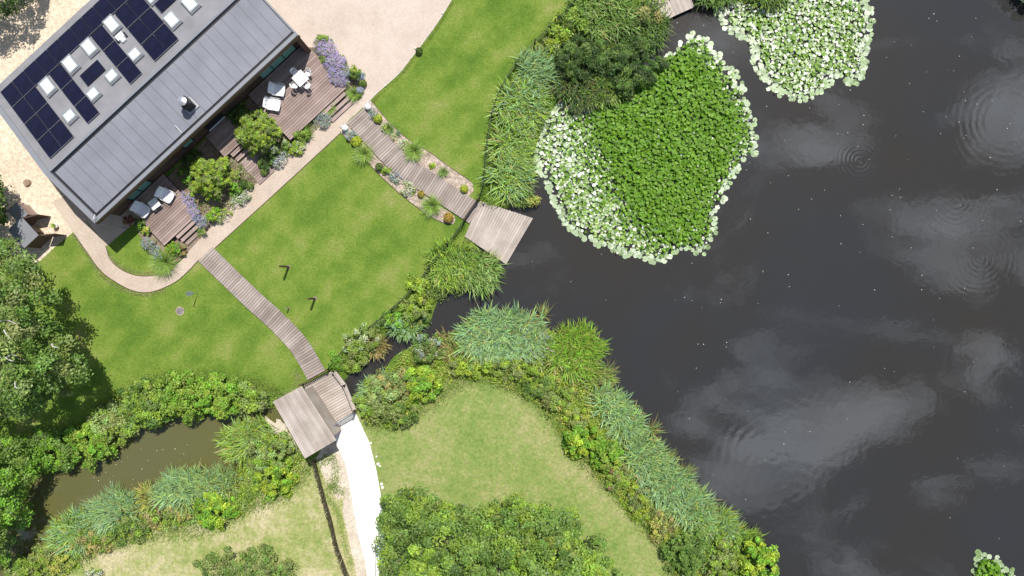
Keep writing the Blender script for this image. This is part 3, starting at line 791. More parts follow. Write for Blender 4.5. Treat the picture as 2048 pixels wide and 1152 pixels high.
def dining_meshes():
    s = MB()
    nseg = 10; V = [(.0 + .22 * math.cos(a) * (1 if math.cos(a) < 0 else .85), .21 * math.sin(a), z) for z in (.42, .45) for a in np.linspace(0, 2 * math.pi, 16, endpoint=False)]
    s.add(V, [tuple(range(15, -1, -1)), tuple(range(16, 32))] + [(i, (i + 1) % 16, 16 + (i + 1) % 16, 16 + i) for i in range(16)])
    seat = s.mesh('seat', M['white'])
    b = MB(); a = np.linspace(R(115), R(245), 9); inn = [(.23 * math.cos(x), .23 * math.sin(x)) for x in a]; out = [(.25 * math.cos(x), .25 * math.sin(x)) for x in a]; k = 9
    V = [(*p, .56) for p in inn] + [(*p, .56) for p in out] + [(p[0] - .05, p[1], .82) for p in inn] + [(p[0] - .05, p[1], .82) for p in out]
    F = [(i, i + 1, 2 * k + i + 1, 2 * k + i) for i in range(k - 1)] + [(k + i + 1, k + i, 3 * k + i, 3 * k + i + 1) for i in range(k - 1)] + [(2 * k + i, 2 * k + i + 1, 3 * k + i + 1, 3 * k + i) for i in range(k - 1)] + [(i + 1, i, k + i, k + i + 1) for i in range(k - 1)]
    b.add(V, F)
    for y in (-.17, .17): b.tube([(-.16, y, .44), (-.19, y, .6)], .014, 5)
    out = [('seat', seat), ('backrest', b.mesh('backrest', M['white']))]
    for x in (-.17, .16):
        for y in (-.16, .16): out.append(('leg', MB().tube([(x, y, .425), (x * 1.35, y * 1.3, .0)], .014, 6).mesh('leg', M['white'])))
    for y in (-.22, .22): out.append(('armrest', MB().tube([(-.2, y, .62), (.16, y * 1.05, .62), (.2, y * .9, .44)], .014, 6).mesh('armrest', M['white'])))
    return out


def table_meshes(w, h, tk=.03):
    out = [('table_top', MB().abox(-w / 2, w / 2, -w / 2, w / 2, h - tk, h).mesh('table_top', M['white']))]
    for x in (-1, 1):
        for y in (-1, 1): out.append(('leg', MB().tube([(x * (w / 2 - .06), y * (w / 2 - .06), h - tk), (x * (w / 2 - .02), y * (w / 2 - .02), 0)], .02, 6).mesh('leg', M['white'])))
    ap = MB(); e = w / 2 - .05
    for s in (-1, 1): ap.abox(-e, e, s * e - .01, s * e + .01, h - .09, h - tk - .001)
    out.append(('apron', ap.mesh('apron', M['white']))); return out


LM, DM = lounge_meshes(), dining_meshes()


def place(name, label, cat, loc, rz, meshes, group=None):
    t = thing(name, label, cat, loc, group, rz)
    for nm, me in meshes:
        o = bpy.data.objects.new(nm, me); COL.link(o); o.parent = t
    return t


D = .522
place('lounge_chair', 'white lounge chair on the larger terrace, the one nearer the dining table', 'chair', W(557, 181, .75) * [1, 1, 0] + Z * D, R(-8), LM, 'white lounge chairs')
place('lounge_chair', 'white lounge chair on the larger terrace, the one nearer the big shrub', 'chair', W(548, 210, .75) * [1, 1, 0] + Z * D, R(-10), LM, 'white lounge chairs')
place('lounge_chair', 'white lounge chair on the smaller terrace beside the house corner', 'chair', W(287, 420, .75) * [1, 1, 0] + Z * D, R(-32), LM, 'white lounge chairs')
place('lounge_chair', 'white lounge chair on the smaller terrace with tubular arm showing, near the shrub bed', 'chair', W(335, 391, .75) * [1, 1, 0] + Z * D, R(-28 + 0), LM, 'white lounge chairs')
place('side_table', 'small square white table between two lounge chairs', 'table', W(310, 408, .9) * [1, 1, 0] + Z * D, R(37), table_meshes(.68, .5))
tl = W(601, 157, 1.2) * [1, 1, 0] + Z * D
place('dining_table', 'square white dining table on the larger terrace', 'table', tl, UA, table_meshes(.86, .74))
for dx, dy, lb in ((-U, 0, 'white dining chair at the table side nearest the lounge chairs'), (U, 0, 'white dining chair at the table side nearest the purple flowers'), (-Vv, 0, 'white dining chair in roof shade between table and house'), (Vv, 0, 'white dining chair at the sunny front side of the table')):
    a = math.atan2(-dx[1], -dx[0]); place('dining_chair', lb, 'chair', tl + dx * .62, a + rng.normal() * .1, DM, 'white dining chairs')

# ------------------------------------------------------------------ lawn things
for (px, py, h, r_, m, lb) in ((577, 534, 1.85, .065, 'dark_wood', 'tall dark wooden post on the big lawn, the one nearer the house'), (630, 597, 1.65, .065, 'dark_wood', 'tall dark wooden post on the big lawn, the one nearer the bridge'),
                               (578, 616, .75, .03, 'jetty', 'short thin pale stake in the lawn beside the curved boardwalk')):
    b = W(px, py); t = thing('wooden_post', lb, 'post', b)
    MB().box(b + Z * h / 2, (r_, 0, 0), (0, r_, 0), Z * h / 2).make('shaft', M[m], t)
    MB().add(np.array([b + (-r_ * 1.1, -r_ * 1.1, h), b + (r_ * 1.1, -r_ * 1.1, h), b + (r_ * 1.1, r_ * 1.1, h), b + (-r_ * 1.1, r_ * 1.1, h), b + (0, 0, h + r_)]), [(3, 2, 1, 0), (0, 1, 4), (1, 2, 4), (2, 3, 4), (3, 0, 4)]).make('cap', M[m], t)
    MB().lathe(b, [(r_ * 2.4, .003), (r_ * 2.0, .03), (r_ * 1.2, .05)], 10).make('footing', M['soil'], t)
b = W(396, 587); t = thing('leaf_sculpture', 'silver leaf shaped metal sculpture standing on a thin rod in the lawn', 'sculpture', b)
MB().tube([b, b + Z * 2.05], .016, 6).make('rod', M['grey'], t)
V = []; pr_ = [(0, .7), (.08, .85), (.17, 1.1), (.19, 1.4), (.14, 1.7), (.05, 1.9), (0, 2.0)]
sc = MB()
for sgn in (1, -1):
    V = [b + np.array([sgn * .0, 0, z]) + Z * 0 for r_, z in pr_] + [b + np.array([.02 * sgn, sgn * r_ , z]) for r_, z in pr_]
    k = len(pr_); sc.add(V + [v + np.array([.012, 0, 0]) for v in V], [(i, i + 1, k + i + 1, k + i) for i in range(k - 1)] + [(2 * k + i, 3 * k + i, 3 * k + i + 1, 2 * k + i + 1) for i in range(k - 1)] + [(k + i, k + i + 1, 3 * k + i + 1, 3 * k + i) for i in range(k - 1)])
sc.make('leaf', M['silver'], t)
b = W(360, 622); t = thing('manhole_cover', 'round grey manhole cover set in the lawn', 'manhole cover', b)
MB().lathe(b, [(.31, .004), (.31, .022), (.25, .024)], 24).make('rim', M['mulch'], t); MB().lathe(b, [(.245, .01), (.245, .032), (.23, .036)], 24).make('lid', M['cover'], t)
b = W(56, 366); t = thing('tree_stump', 'low round brown tree stump on the gravel', 'stump', b)
MB().lathe(b, [(.27, .0), (.24, .16), (.22, .2)], 14).make('stump', M['stump'], t)
for px, py, lb in ((738, 216, 'white globe light beside the boardwalk start, nearer the upper lawn'), (692, 258, 'white globe light beside the boardwalk start, nearer the central lawn')):
    b = W(px, py); t = thing('globe_light', lb, 'lamp', b, 'white globe lights')
    MB().lathe(b, [(.1, 0), (.1, .12), (.06, .14)], 12).make('base', M['grey'], t)
    MB().lathe(b + Z * .33, [(.24 * math.sin(a), -.24 * math.cos(a)) for a in np.linspace(.15, math.pi - .02, 12)], 20).make('globe', M['white'], t, smooth=True)
    for k in range(7):
        a = k * .9 + rng.random() * .4; rr = .09 + .07 * rng.random(); c = b + np.array([math.cos(a), math.sin(a), 0]) * (.3 + .1 * rng.random())
        st = MB().lathe(c, [(rr * .6, 0), (rr * .75, rr * .3), (rr * .4, rr * .6)], 7)
        o = st.make('cobble_stone', M['stone']); props(o, 'pale cobble ringing the %s globe light' % ('upper' if px > 700 else 'lower'), 'stone', 'cobbles round the %s globe light' % ('upper' if px > 700 else 'lower'))

for px, py, lb in ((885, 27, 'small pale marker light on the driveway edge, the uppermost'), (831, 97, 'small pale marker light on the driveway edge beside the dark ball shrub'), (771, 172, 'small pale marker light on the driveway edge nearest the boardwalk')):
    b = W(px, py); t = thing('marker_light', lb, 'lamp', b); MB().lathe(b, [(.035, .0), (.035, .1), (.05, .11), (.05, .14), (.015, .15)], 10).make('body', M['white'], t)
for k, (px, py) in enumerate(((742, 886), (753, 913), (756, 928), (760, 932), (763, 968), (765, 975), (700, 862), (716, 840))):
    b = W(px, py); rr = .05 + .05 * rng.random(); o = MB().lathe(b, [(rr, 0.004), (rr * 1.1, rr * .25), (rr * .5, rr * .55)], 9).make('chalk_stone', M['chalk'])
    props(o, 'white chalk stone lying on the grass edge of the white path', 'stone', 'chalk stones along the white path')
b = W(115, 452); t = thing('potted_plant', 'small potted plant on the gravel near the open bin store doors', 'plant pot', b)
MB().lathe(b, [(.12, .0), (.17, .3), (.19, .3), (.19, .34), (.15, .34)], 12).make('pot', M['white'], t)
POT = t


def ribbon(name, line, wid, z, m):
    P = np.array([W(*p)[:2] for p in smooth_poly(line, 6, False)]); T = np.gradient(P, axis=0); T /= np.linalg.norm(T, axis=1)[:, None]; Nn = np.stack([-T[:, 1], T[:, 0]], 1) * wid / 2; k = len(P)
    V = [(*p, zz) for zz in (z, 0.001) for p in np.concatenate([P + Nn, P - Nn])]
    F = [(i, k + i, k + i + 1, i + 1) for i in range(k - 1)] + [(i, i + 1, 2 * k + i + 1, 2 * k + i) for i in range(k - 1)] + [(k + i, 3 * k + i, 3 * k + i + 1, k + i + 1) for i in range(k - 1)]
    props(mk(name, V, F, M[m], base=(0, 0, 0)), kind='structure')


ribbon('path_edging', [(690, 258), (560, 378), (430, 496)], .05, .03, 'dark_wood'); ribbon('path_edging', [(398, 520), (362, 556), (330, 575), (295, 585), (262, 580), (228, 562), (200, 540), (172, 502), (150, 470)], .05, .03, 'dark_wood')
ribbon('path_edging', [(212, 492), (222, 520), (245, 540), (275, 551), (305, 551), (335, 543)], .05, .03, 'dark_wood')
ribbon('lawn_edging', [(744, 202), (770, 235), (812, 275), (860, 305), (905, 338), (941, 362)], .04, .035, 'dark_wood'); ribbon('lawn_edging', [(680, 263), (700, 285), (730, 319), (762, 353), (798, 386), (840, 419), (880, 443), (905, 449)], .04, .035, 'dark_wood')
ribbon('drive_edging', [(738, 203), (752, 188), (795, 150), (818, 122), (850, 80), (880, 38), (915, -20)], .05, .04, 'stone')

# ------------------------------------------------------------------ foliage machinery
C = dict(lime=(.29, .40, .035), bright=(.225, .34, .042), fresh=(.165, .335, .03), mid=(.12, .205, .036), dark=(.055, .105, .022), vdark=(.03, .06, .016), olive=(.215, .275, .08), tree=(.155, .255, .05),
         reed=(.26, .38, .115), blue=(.215, .355, .17), rush=(.20, .30, .04), tan=(.36, .31, .11), yellow=(.36, .38, .08), brown=(.24, .185, .07), umber=(.115, .115, .035), grey=(.28, .34, .26), purple=(.46, .37, .66), lav=(.32, .35, .55), gold=(.52, .56, .05), white=(.8, .8, .74), orange=(.48, .27, .04), red=(.18, .05, .03), pale=(.42, .48, .27))


class Fol:
    def __init__(s): s.V = []; s.C = []; s.idx = []; s.tot = []; s.n = 0

    def _push(s, V, Cc, F, k):
        s.V.append(V.reshape(-1, 3)); s.C.append(Cc.reshape(-1, 3)); s.idx.append((F + s.n).ravel()); s.tot.append(np.full(F.size // k, k)); s.n += V.size // 3

    def leaves(s, P, Nm, size, col, asp=.55):
        n = len(P); Nm = Nm / np.linalg.norm(Nm, axis=1)[:, None]; r = rng.standard_normal((n, 3)); t = np.cross(Nm, r); t /= np.linalg.norm(t, axis=1)[:, None] + 1e-9; b = np.cross(Nm, t)
        size = (size * (.7 + .6 * rng.random(n)))[:, None]
        V = np.stack([P - t * size * .5, P + b * size * asp * .5 - Nm * size * .06, P + t * size * .5, P - b * size * asp * .5 - Nm * size * .06], 1)
        s._push(V, np.repeat(col[:, None, :], 4, 1), np.arange(4 * n).reshape(n, 4), 4)

    def blades(s, P, az, Ln, wd, lean, col, tip=None):
        n = len(P); d = np.stack([np.cos(az), np.sin(az), np.zeros(n)], 1); sd_ = np.stack([-np.sin(az), np.cos(az), np.zeros(n)], 1)
        rows = []; cols = []; tip = col * 1.15 if tip is None else tip
        for f, w in ((0, .8), (.4, 1.0), (.75, .7), (1, 0)):
            c = P + d * (Ln * lean * f ** 1.7)[:, None] + np.array([0, 0, 1.]) * (Ln * (f - .55 * lean * f ** 2.2))[:, None]
            cc = col * (1 - f) + tip * f
            if w: rows += [c - sd_ * (wd * w / 2)[:, None], c + sd_ * (wd * w / 2)[:, None]]; cols += [cc, cc]
            else: rows.append(c); cols.append(cc)
        V = np.stack(rows, 1); Cc = np.stack(cols, 1); b = (np.arange(n) * 7)[:, None]
        s._push(V, Cc, np.concatenate([b + np.array([0, 1, 3, 2]), b + np.array([2, 3, 5, 4])], 0), 4)
        base = s.n - 7 * n; F = b + np.array([4, 5, 6]); s.idx.append((F + base).ravel()); s.tot.append(np.full(n, 3))

    def make(s, name, m, parent=None, base=None):
        V = np.concatenate(s.V); Cc = np.clip(np.concatenate(s.C), .002, .95); idx = np.concatenate(s.idx).astype(np.int32); tot = np.concatenate(s.tot).astype(np.int32)
        b = BASE[parent.name] if parent is not None else np.array(base, float)
        me = bpy.data.meshes.new(name); me.vertices.add(len(V)); me.vertices.foreach_set('co', (V - b).ravel()); me.loops.add(len(idx)); me.loops.foreach_set('vertex_index', idx)
        me.polygons.add(len(tot)); me.polygons.foreach_set('loop_start', (np.cumsum(tot) - tot).astype(np.int32)); me.update(calc_edges=True)
        at = me.color_attributes.new('Col', 'FLOAT_COLOR', 'POINT'); at.data.foreach_set('color', np.column_stack([Cc, np.ones(len(Cc))]).ravel())
        me.materials.append(M[m]); o = bpy.data.objects.new(name, me); COL.link(o)
        if parent is not None: o.parent = parent
        else: o.location = b
        BASE[o.name] = b; return o


def cols(n, keys, var=.18, per=None):
    keys = keys if isinstance(keys, (list, tuple)) else [keys]; base = np.array([C[k] for k in keys])
    c = base[rng.integers(0, len(keys), n)] if per is None else per
    return c * (1 + var * rng.standard_normal((n, 1))) * (1 + .045 * rng.standard_normal((n, 3)))


def canopy(F, poly, z0, z1, nc, cr, nl, ls, keys, flat=.75, asp=.55, under=.3, rag=.3):
    P = sample(poly, nc); d = edge_dist(P, poly); dn = np.clip(d / max(np.percentile(d, 97), 1e-6), 0, 1)
    z = z0 + (z1 - z0) * np.sqrt(1 - (1 - dn) ** 2) * (1 - rag * .75 + rag * rng.random(nc)); low = rng.random(nc) < under; z[low] = z0 + (z[low] - z0) * rng.random(low.sum())
    z = np.maximum(z - cr * .5, z0)
    c = np.array([W(p[0], p[1], zz) for p, zz in zip(P, z)]); r = cr * (.6 + .7 * rng.random(nc)); kk = cols(nc, keys, .16)
    i = np.repeat(np.arange(nc), nl); n = len(i); u = rng.standard_normal((n, 3)); u /= np.linalg.norm(u, axis=1)[:, None]; u[:, 2] = np.where(u[:, 2] < -.3, -u[:, 2], u[:, 2])
    q = c[i] + u * (r[i] * (.45 + .6 * rng.random(n)))[:, None] * [1, 1, flat]; q[:, 2] = np.maximum(q[:, 2], .03)
    F.leaves(q, u * .6 + np.array([0, 0, .8]) + rng.standard_normal((n, 3)) * .5, ls, cols(n, keys, .2, kk[i]), asp)
    return c


def stems(t, c, base, n, r, name='stem'):
    for i in range(n):
        e = c[rng.integers(len(c))]; m_ = (base + e) / 2 + rng.standard_normal(3) * .1; m_[2] = max(m_[2], .2)
        MB().tube([base + rng.standard_normal(3) * [.06, .06, 0], m_, e], [r, r * .7, r * .3], 5).make(name, M['bark'], t)


def bush(label, poly, h, keys, dens=1.0, ls=.17, cr=.32, name='shrub', cat='shrub', z0=.1, group=None, ns=3, nl=60, flowers=None, asp=.6, under=.3):
    poly = np.asarray(poly, float); A = .5 * abs(np.dot(poly[:, 0], np.roll(poly[:, 1], 1)) - np.dot(poly[:, 1], np.roll(poly[:, 0], 1))) / K ** 2
    cen = poly.mean(0); b = W(*cen); t = thing(name, label, cat, b, group); F = Fol(); nc = max(5, int(A * dens * 8.5 * (.32 / cr) ** 1.6))
    c = canopy(F, poly, z0, h, nc, cr, nl, ls, keys, asp=asp, under=under); F.make('foliage', 'leaf', t)
    stems(t, c, b, ns, .03)
    if flowers:
        k, n, sz = flowers; G = Fol(); P = sample(poly, n); d = edge_dist(P, poly); dn = np.clip(d / max(d.max(), 1e-6), 0, 1); z = z0 + (h - z0) * np.sqrt(1 - (1 - dn) ** 2) + .06
        q = np.array([W(p[0], p[1], zz) for p, zz in zip(P, z)]); q[:, 2] += rng.random(n) * .12
        G.leaves(q, np.array([0, 0, 1.]) + rng.standard_normal((n, 3)) * .35, sz, cols(n, k, .12), .9); G.make('flower_heads', 'petal', t)['kind'] = 'stuff'
    return t


def tree(label, poly, z0, z1, keys, nc, cr, nl, ls, trunk, tr=.22, limbs=9, name='broadleaf_tree', under=.25, rag=.3):
    b = W(*trunk); t = thing(name, label, 'tree', b); F = Fol(); c = canopy(F, np.asarray(poly, float), z0, z1, nc, cr, nl, ls, keys, under=under, rag=rag); F.make('crown', 'leaf', t)
    top = np.array([b[0], b[1], z0 + (z1 - z0) * .55]); k = b + (top - b) * .5 + [.15, .1, 0]
    MB().tube([b, b + Z * .3, k, top], [tr * 1.5, tr * 1.1, tr * .85, tr * .4], 9).make('trunk', M['bark'], t, smooth=True)
    for i in range(limbs):
        e = c[rng.integers(len(c))]; s = b + (top - b) * (.35 + .5 * rng.random()); m_ = (s + e) / 2 + Z * .25 + rng.standard_normal(3) * .15
        MB().tube([s, m_, e], [tr * .45, tr * .28, tr * .08], 6).make('limb', M['bark'], t, smooth=True)
    return t


def reeds(label, poly, Ln, keys, dens=110, wd=.035, lean=(.35, .8), az=None, spread=2.2, name='reed_clump', cat='reeds', z=-.25, tip=None, outward=.6, group=None):
    poly = np.asarray(poly, float); A = .5 * abs(np.dot(poly[:, 0], np.roll(poly[:, 1], 1)) - np.dot(poly[:, 1], np.roll(poly[:, 0], 1))) / K ** 2; n = int(A * dens)
    # shrink rooting area a little: the blades arch out over the edge
    cen = poly.mean(0); P = cen + (sample(poly, n) - cen) * .9; zz = np.full(n, z)
    b = W(*cen); R0 = np.array([W(p[0], p[1]) for p in P]); R0[:, 2] = zz
    o_ = P - cen; oa = np.arctan2(-o_[:, 1], o_[:, 0]); a0 = oa if az is None else np.where(rng.random(n) < outward, az, oa)
    # tufts share a direction
    if az is None: a0 = a0 + rng.standard_normal(n) * 1.6 * np.clip(1.2 - np.hypot(o_[:, 0], o_[:, 1]) / np.hypot(o_[:, 0], o_[:, 1]).max(), 0, 1)
    nt_ = max(3, n // 9); tid = rng.integers(0, nt_, n); tj = rng.standard_normal(nt_) * spread * .3; a = a0 + tj[tid] + rng.standard_normal(n) * spread * .3
    Lr = Ln * (.65 + .5 * rng.random(n)); ln = lean[0] + (lean[1] - lean[0]) * rng.random(n)
    kk = cols(nt_, keys, .2); F = Fol(); cc = cols(n, keys, .17, kk[tid]); dry = rng.random(n) < (.0 if 'dark' in keys else .035); cc[dry] = cols(int(dry.sum()), 'tan', .15); F.blades(R0, a, Lr, wd * (.7 + .6 * rng.random(n)), ln, cc, None if tip is None else np.array(C[tip]) * np.ones((n, 1)) * .6 + cc * .4)
    o = F.make(name, 'leaf', base=(b[0], b[1], max(z, -.3))); return props(o, label, cat, group)


def tuft(label, px, py, rpx, h, keys, n=220, wd=.022, lean=(.5, 1.0), name='ornamental_grass', cat='grass', group=None, flowers=None):
    b = W(px, py); b[2] = .012; Lr = rpx / K * 1.6; a = rng.random(n) * 6.283; rr = Lr * .25 * np.sqrt(rng.random(n)); R0 = b + np.stack([np.cos(a) * rr, np.sin(a) * rr, np.zeros(n)], 1)
    F = Fol(); F.blades(R0, a + rng.standard_normal(n) * .35, np.maximum(Lr, h) * (.6 + .55 * rng.random(n)), np.full(n, wd), lean[0] + (lean[1] - lean[0]) * rng.random(n), cols(n, keys, .18))
    o = F.make(name, 'leaf', base=b); return props(o, label, cat, group)


def ball(label, px, py, rpx, keys, name='clipped_ball', cat='shrub', n=None, ls=.07, sq=.9, group=None):
    r = rpx / K; b = W(px, py); b[2] = .012; t = thing(name, label, cat, b, group); n = n or int(900 * (r / .3) ** 2) + 150
    u = rng.standard_normal((n, 3)); u /= np.linalg.norm(u, axis=1)[:, None]; q = b + Z * r * .85 + u * (r * (.86 + .16 * rng.random(n)))[:, None] * [1, 1, sq]; q[:, 2] = np.maximum(q[:, 2], .03)
    F = Fol(); F.leaves(q, u + rng.standard_normal((n, 3)) * .5, ls, cols(n, keys, .2), .7); F.make('foliage', 'leaf', t)
    MB().tube([b, b + Z * r], .025, 5).make('stem', M['bark'], t)
    return t


def floral(label, px, py, rx, ry, h, fk, lk, nf=240, rot=0, name='flowering_plant', sz=.06, dens=1.0):
    """airy perennials: stalk leaves below, many small blooms above"""
    return bush(label, ell(px, py, rx, ry, rot), h, lk, dens * .8, .09, .16, name, 'flowers', .06, None, 2, 40, (fk, nf, sz), .4)


# ------------------------------------------------------------------ water lilies
def disc(nv=11, notch=.35, cup=.0, bow=0.0):
    a = np.linspace(notch / 2, 2 * math.pi - notch / 2, nv); V = np.array([(0, 0, 0)] + [(math.cos(x) * (1 + .04 * math.sin(5 * x)), math.sin(x), cup + bow * math.cos(2 * x)) for x in a])
    F = np.array([(0, i, i + 1) for i in range(1, nv)]); return V, F


PV_, PF_ = disc()
CV_, CF_ = disc(9, .3, .18, .12)


def pad_colour(n, kind):  # whitish tones in 'pale' and 'mix' put sun and cloud glare into the colour
    if kind == 'pale': k = np.array([(.30, .40, .21), (.35, .45, .27), (.23, .35, .13), (.46, .54, .38), (.38, .36, .10)]); p = [.29, .28, .2, .22, .01]
    elif kind == 'mix': k = np.array([(.37, .46, .27), (.15, .28, .03), (.23, .36, .07), (.68, .72, .62), (.08, .18, .02)]); p = [.24, .32, .2, .14, .1]
    else: k = np.array([(.125, .27, .016), (.165, .32, .025), (.095, .21, .014), (.30, .40, .18)]); p = [.42, .36, .21, .01]
    return k[rng.choice(len(k), n, p=p)] * (1 + .12 * rng.standard_normal((n, 1)))


pad_cache = {}


def pad_mesh(i):
    if i not in pad_cache:
        F = Fol(); c = pad_colour(1, 'pale'); V = PV_ * [1, 1, 1]; V = V + [0, 0, 0]; V[1:, 2] += .03 * rng.standard_normal(len(V) - 1)
        F._push(V[None], np.repeat(c[:, None], len(V), 1) * np.where(np.arange(len(V)) == 0, .8, 1)[None, :, None], PF_, 3)
        o = F.make('lily_pad', 'pad', base=(0, 0, 0)); pad_cache[i] = o.data; bpy.data.objects.remove(o)
    return pad_cache[i]


def rotm(n, tilt):
    az = rng.random(n) * 6.283; ti = np.abs(rng.standard_normal(n)) * tilt; ta = rng.random(n) * 6.283
    cz, sz = np.cos(az), np.sin(az); Rz = np.zeros((n, 3, 3)); Rz[:, 0, 0] = cz; Rz[:, 0, 1] = -sz; Rz[:, 1, 0] = sz; Rz[:, 1, 1] = cz; Rz[:, 2, 2] = 1
    ax = np.stack([np.cos(ta), np.sin(ta), np.zeros(n)], 1); Kx = np.zeros((n, 3, 3)); Kx[:, 0, 2] = ax[:, 1]; Kx[:, 1, 2] = -ax[:, 0]; Kx[:, 2, 0] = -ax[:, 1]; Kx[:, 2, 1] = ax[:, 0]
    Rt = np.eye(3) + np.sin(ti)[:, None, None] * Kx + (1 - np.cos(ti))[:, None, None] * (Kx @ Kx); return Rt @ Rz


def scatter(poly, sp):
    poly = np.asarray(poly, float); lo, hi = poly.min(0), poly.max(0); s = sp * K; gx, gy = np.meshgrid(np.arange(lo[0], hi[0], s), np.arange(lo[1], hi[1], s * .87)); gx[1::2] += s / 2
    P = np.stack([gx.ravel(), gy.ravel()], 1) + rng.standard_normal((gx.size, 2)) * s * .33; return P[inside(P, poly)]


def lily_patch(label, rim, core, nparts, spp=.165, nfl=150):
    rim = smooth_poly(rim, 5); rim = rim + rng.standard_normal(rim.shape) * 2.5; cen = rim.mean(0); b = W(*cen); b[2] = -.3; t = thing('water_lilies', label, 'water lilies', b)
    P = scatter(rim, spp); P = P + rng.standard_normal(P.shape) * 1.0; Pr = scatter(rim, .275); dr_ = edge_dist(Pr, rim); P = np.concatenate([P[edge_dist(P, rim) > 20], Pr[dr_ <= 20]]); P = P[rng.random(len(P)) < .93]; d = edge_dist(P, rim); incore = inside(P + rng.standard_normal(P.shape) * 22, np.asarray(core, float)) if core is not None else np.zeros(len(P), bool)
    order = np.argsort(d + incore * 1e3); take = order[:nparts]; rest = order[nparts:]; rest = rest[~incore[rest]]
    for i in take:
        w = W(*P[i], -.28); r_ = .145 + .07 * rng.random(); Mx = Matrix.Translation(Vector((w[0], w[1], -.285 + rng.random() * .012))) @ Matrix.Rotation(rng.random() * 6.28, 4, 'Z') @ Matrix.Rotation(rng.normal() * .05, 4, 'X') @ Matrix.Diagonal((r_, r_, r_, 1))
        piece('lily_pad', pad_mesh(int(rng.integers(0, 16))), Mx, t)
    F = Fol(); n = len(rest)
    if n:
        c = np.array([W(*P[i], -.25) for i in rest]); c[:, 2] = -.27 + rng.random(n) * .05; up = rng.random(n) < .4; c[up, 2] += rng.random(up.sum()) * .16
        Rm = rotm(n, .06); R2 = rotm(n, .42); Rm[up] = R2[up]; r_ = .085 + .065 * rng.random(n)
        V = np.einsum('nij,kj->nki', Rm, CV_) * r_[:, None, None] + c[:, None, :]; cc = np.repeat(pad_colour(n, 'mix')[:, None], len(CV_), 1)
        F._push(V, cc, (np.arange(n) * len(CV_))[:, None, None] + CF_[None], 3)
    if core is not None:
        Q = scatter(smooth_poly(core, 4), .142); Q = Q + rng.standard_normal(Q.shape) * 8; cp = np.asarray(core, float); cc_ = cp.mean(0); Q3 = scatter(cc_ + (cp - cc_) * [1.3, 1.12], .3); Q = np.concatenate([Q, Q3 + rng.standard_normal(Q3.shape) * 10]); Q = Q[inside(Q, rim) & (edge_dist(Q, rim) > 9)]; n = len(Q); c = np.array([W(*p, -.1) for p in Q]); c[:, 2] = -.2 + rng.random(n) * .34
        Rm = rotm(n, .42); r_ = .082 + .05 * rng.random(n); V = np.einsum('nij,kj->nki', Rm, CV_) * r_[:, None, None] + c[:, None, :]
        Fc = Fol(); Q2 = scatter(smooth_poly(core, 4), .25); n2 = len(Q2); c2 = np.array([W(*p, -.27) for p in Q2]); V2 = np.einsum('nij,kj->nki', rotm(n2, .08), CV_) * (.13 + .03 * rng.random(n2))[:, None, None] + c2[:, None, :]
        Fc._push(V2, np.repeat(pad_colour(n2, 'core')[:, None], len(CV_), 1), (np.arange(n2) * len(CV_))[:, None, None] + CF_[None], 3)
        Fc._push(V, np.repeat(pad_colour(n, 'core')[:, None], len(CV_), 1), (np.arange(n) * len(CV_))[:, None, None] + CF_[None], 3)
    if F.V: F.make('lily_leaves', 'pad', t)['kind'] = 'stuff'
    if core is not None: Fc.make('dense_lily_leaves', 'core', t)['kind'] = 'stuff'
    if nfl:
        q = sample(rim, nfl); q = q[~inside(q, np.asarray(core, float)) | (rng.random(nfl) < .2)] if core is not None else q; nfl = len(q); c = np.array([W(*p, -.1) for p in q]); c[:, 2] = -.06 + rng.random(nfl) * .08; G = Fol()
        for k in range(5):
            a = k * 1.257 + rng.random(nfl); off = np.stack([np.cos(a), np.sin(a), np.zeros(nfl)], 1) * .04; G.leaves(c + off, off * 6 + [0, 0, 1.], .1, cols(nfl, 'white', .06), .7)
        o = G.make('lily_flowers', 'petal', t); o['kind'] = 'stuff'


lily_patch('big round bed of water lilies with dense green middle beside the jetty',
           [(1388, 66), (1422, 82), (1442, 112), (1478, 152), (1492, 190), (1506, 230), (1516, 290), (1494, 322), (1474, 346), (1456, 370), (1450, 400), (1432, 422), (1438, 458), (1420, 486), (1402, 514), (1376, 500), (1342, 514), (1300, 526), (1268, 514), (1226, 506), (1190, 490),
            (1160, 476), (1130, 455), (1114, 420), (1100, 388), (1078, 350), (1064, 310), (1072, 268), (1094, 232), (1105, 205), (1160, 200), (1230, 190), (1280, 150), (1330, 112), (1360, 84)],
           [(1340, 112), (1386, 96), (1424, 146), (1462, 206), (1486, 268), (1474, 302), (1440, 346), (1418, 396), (1412, 436), (1402, 472), (1370, 488), (1312, 468), (1272, 430), (1240, 384), (1220, 340), (1196, 290), (1186, 235), (1220, 190), (1290, 140)], 300)
lily_patch('pale bed of water lilies in open water near the top edge', [(1430, 15), (1520, -20), (1600, -60), (1700, -50), (1738, 0), (1748, 40), (1742, 80), (1736, 110), (1728, 150), (1708, 172), (1672, 160), (1652, 178), (1608, 204), (1570, 196), (1528, 168), (1505, 130), (1495, 85), (1455, 60), (1432, 38)], None, 300, .165, 170)
lily_patch('small corner cluster of water lilies at the bottom right', [(1962, 1098), (1990, 1112), (2008, 1128), (2030, 1150), (2010, 1200), (1950, 1200), (1938, 1160), (1948, 1120)], [(1966, 1118), (1992, 1130), (2008, 1150), (2000, 1185), (1958, 1185), (1952, 1150)], 60, .2, 0)
lily_patch('sliver of water lilies at the top right corner', [(2042, -10), (2080, -14), (2110, 20), (2070, 20), (2046, 10)], None, 12, .27, 0)

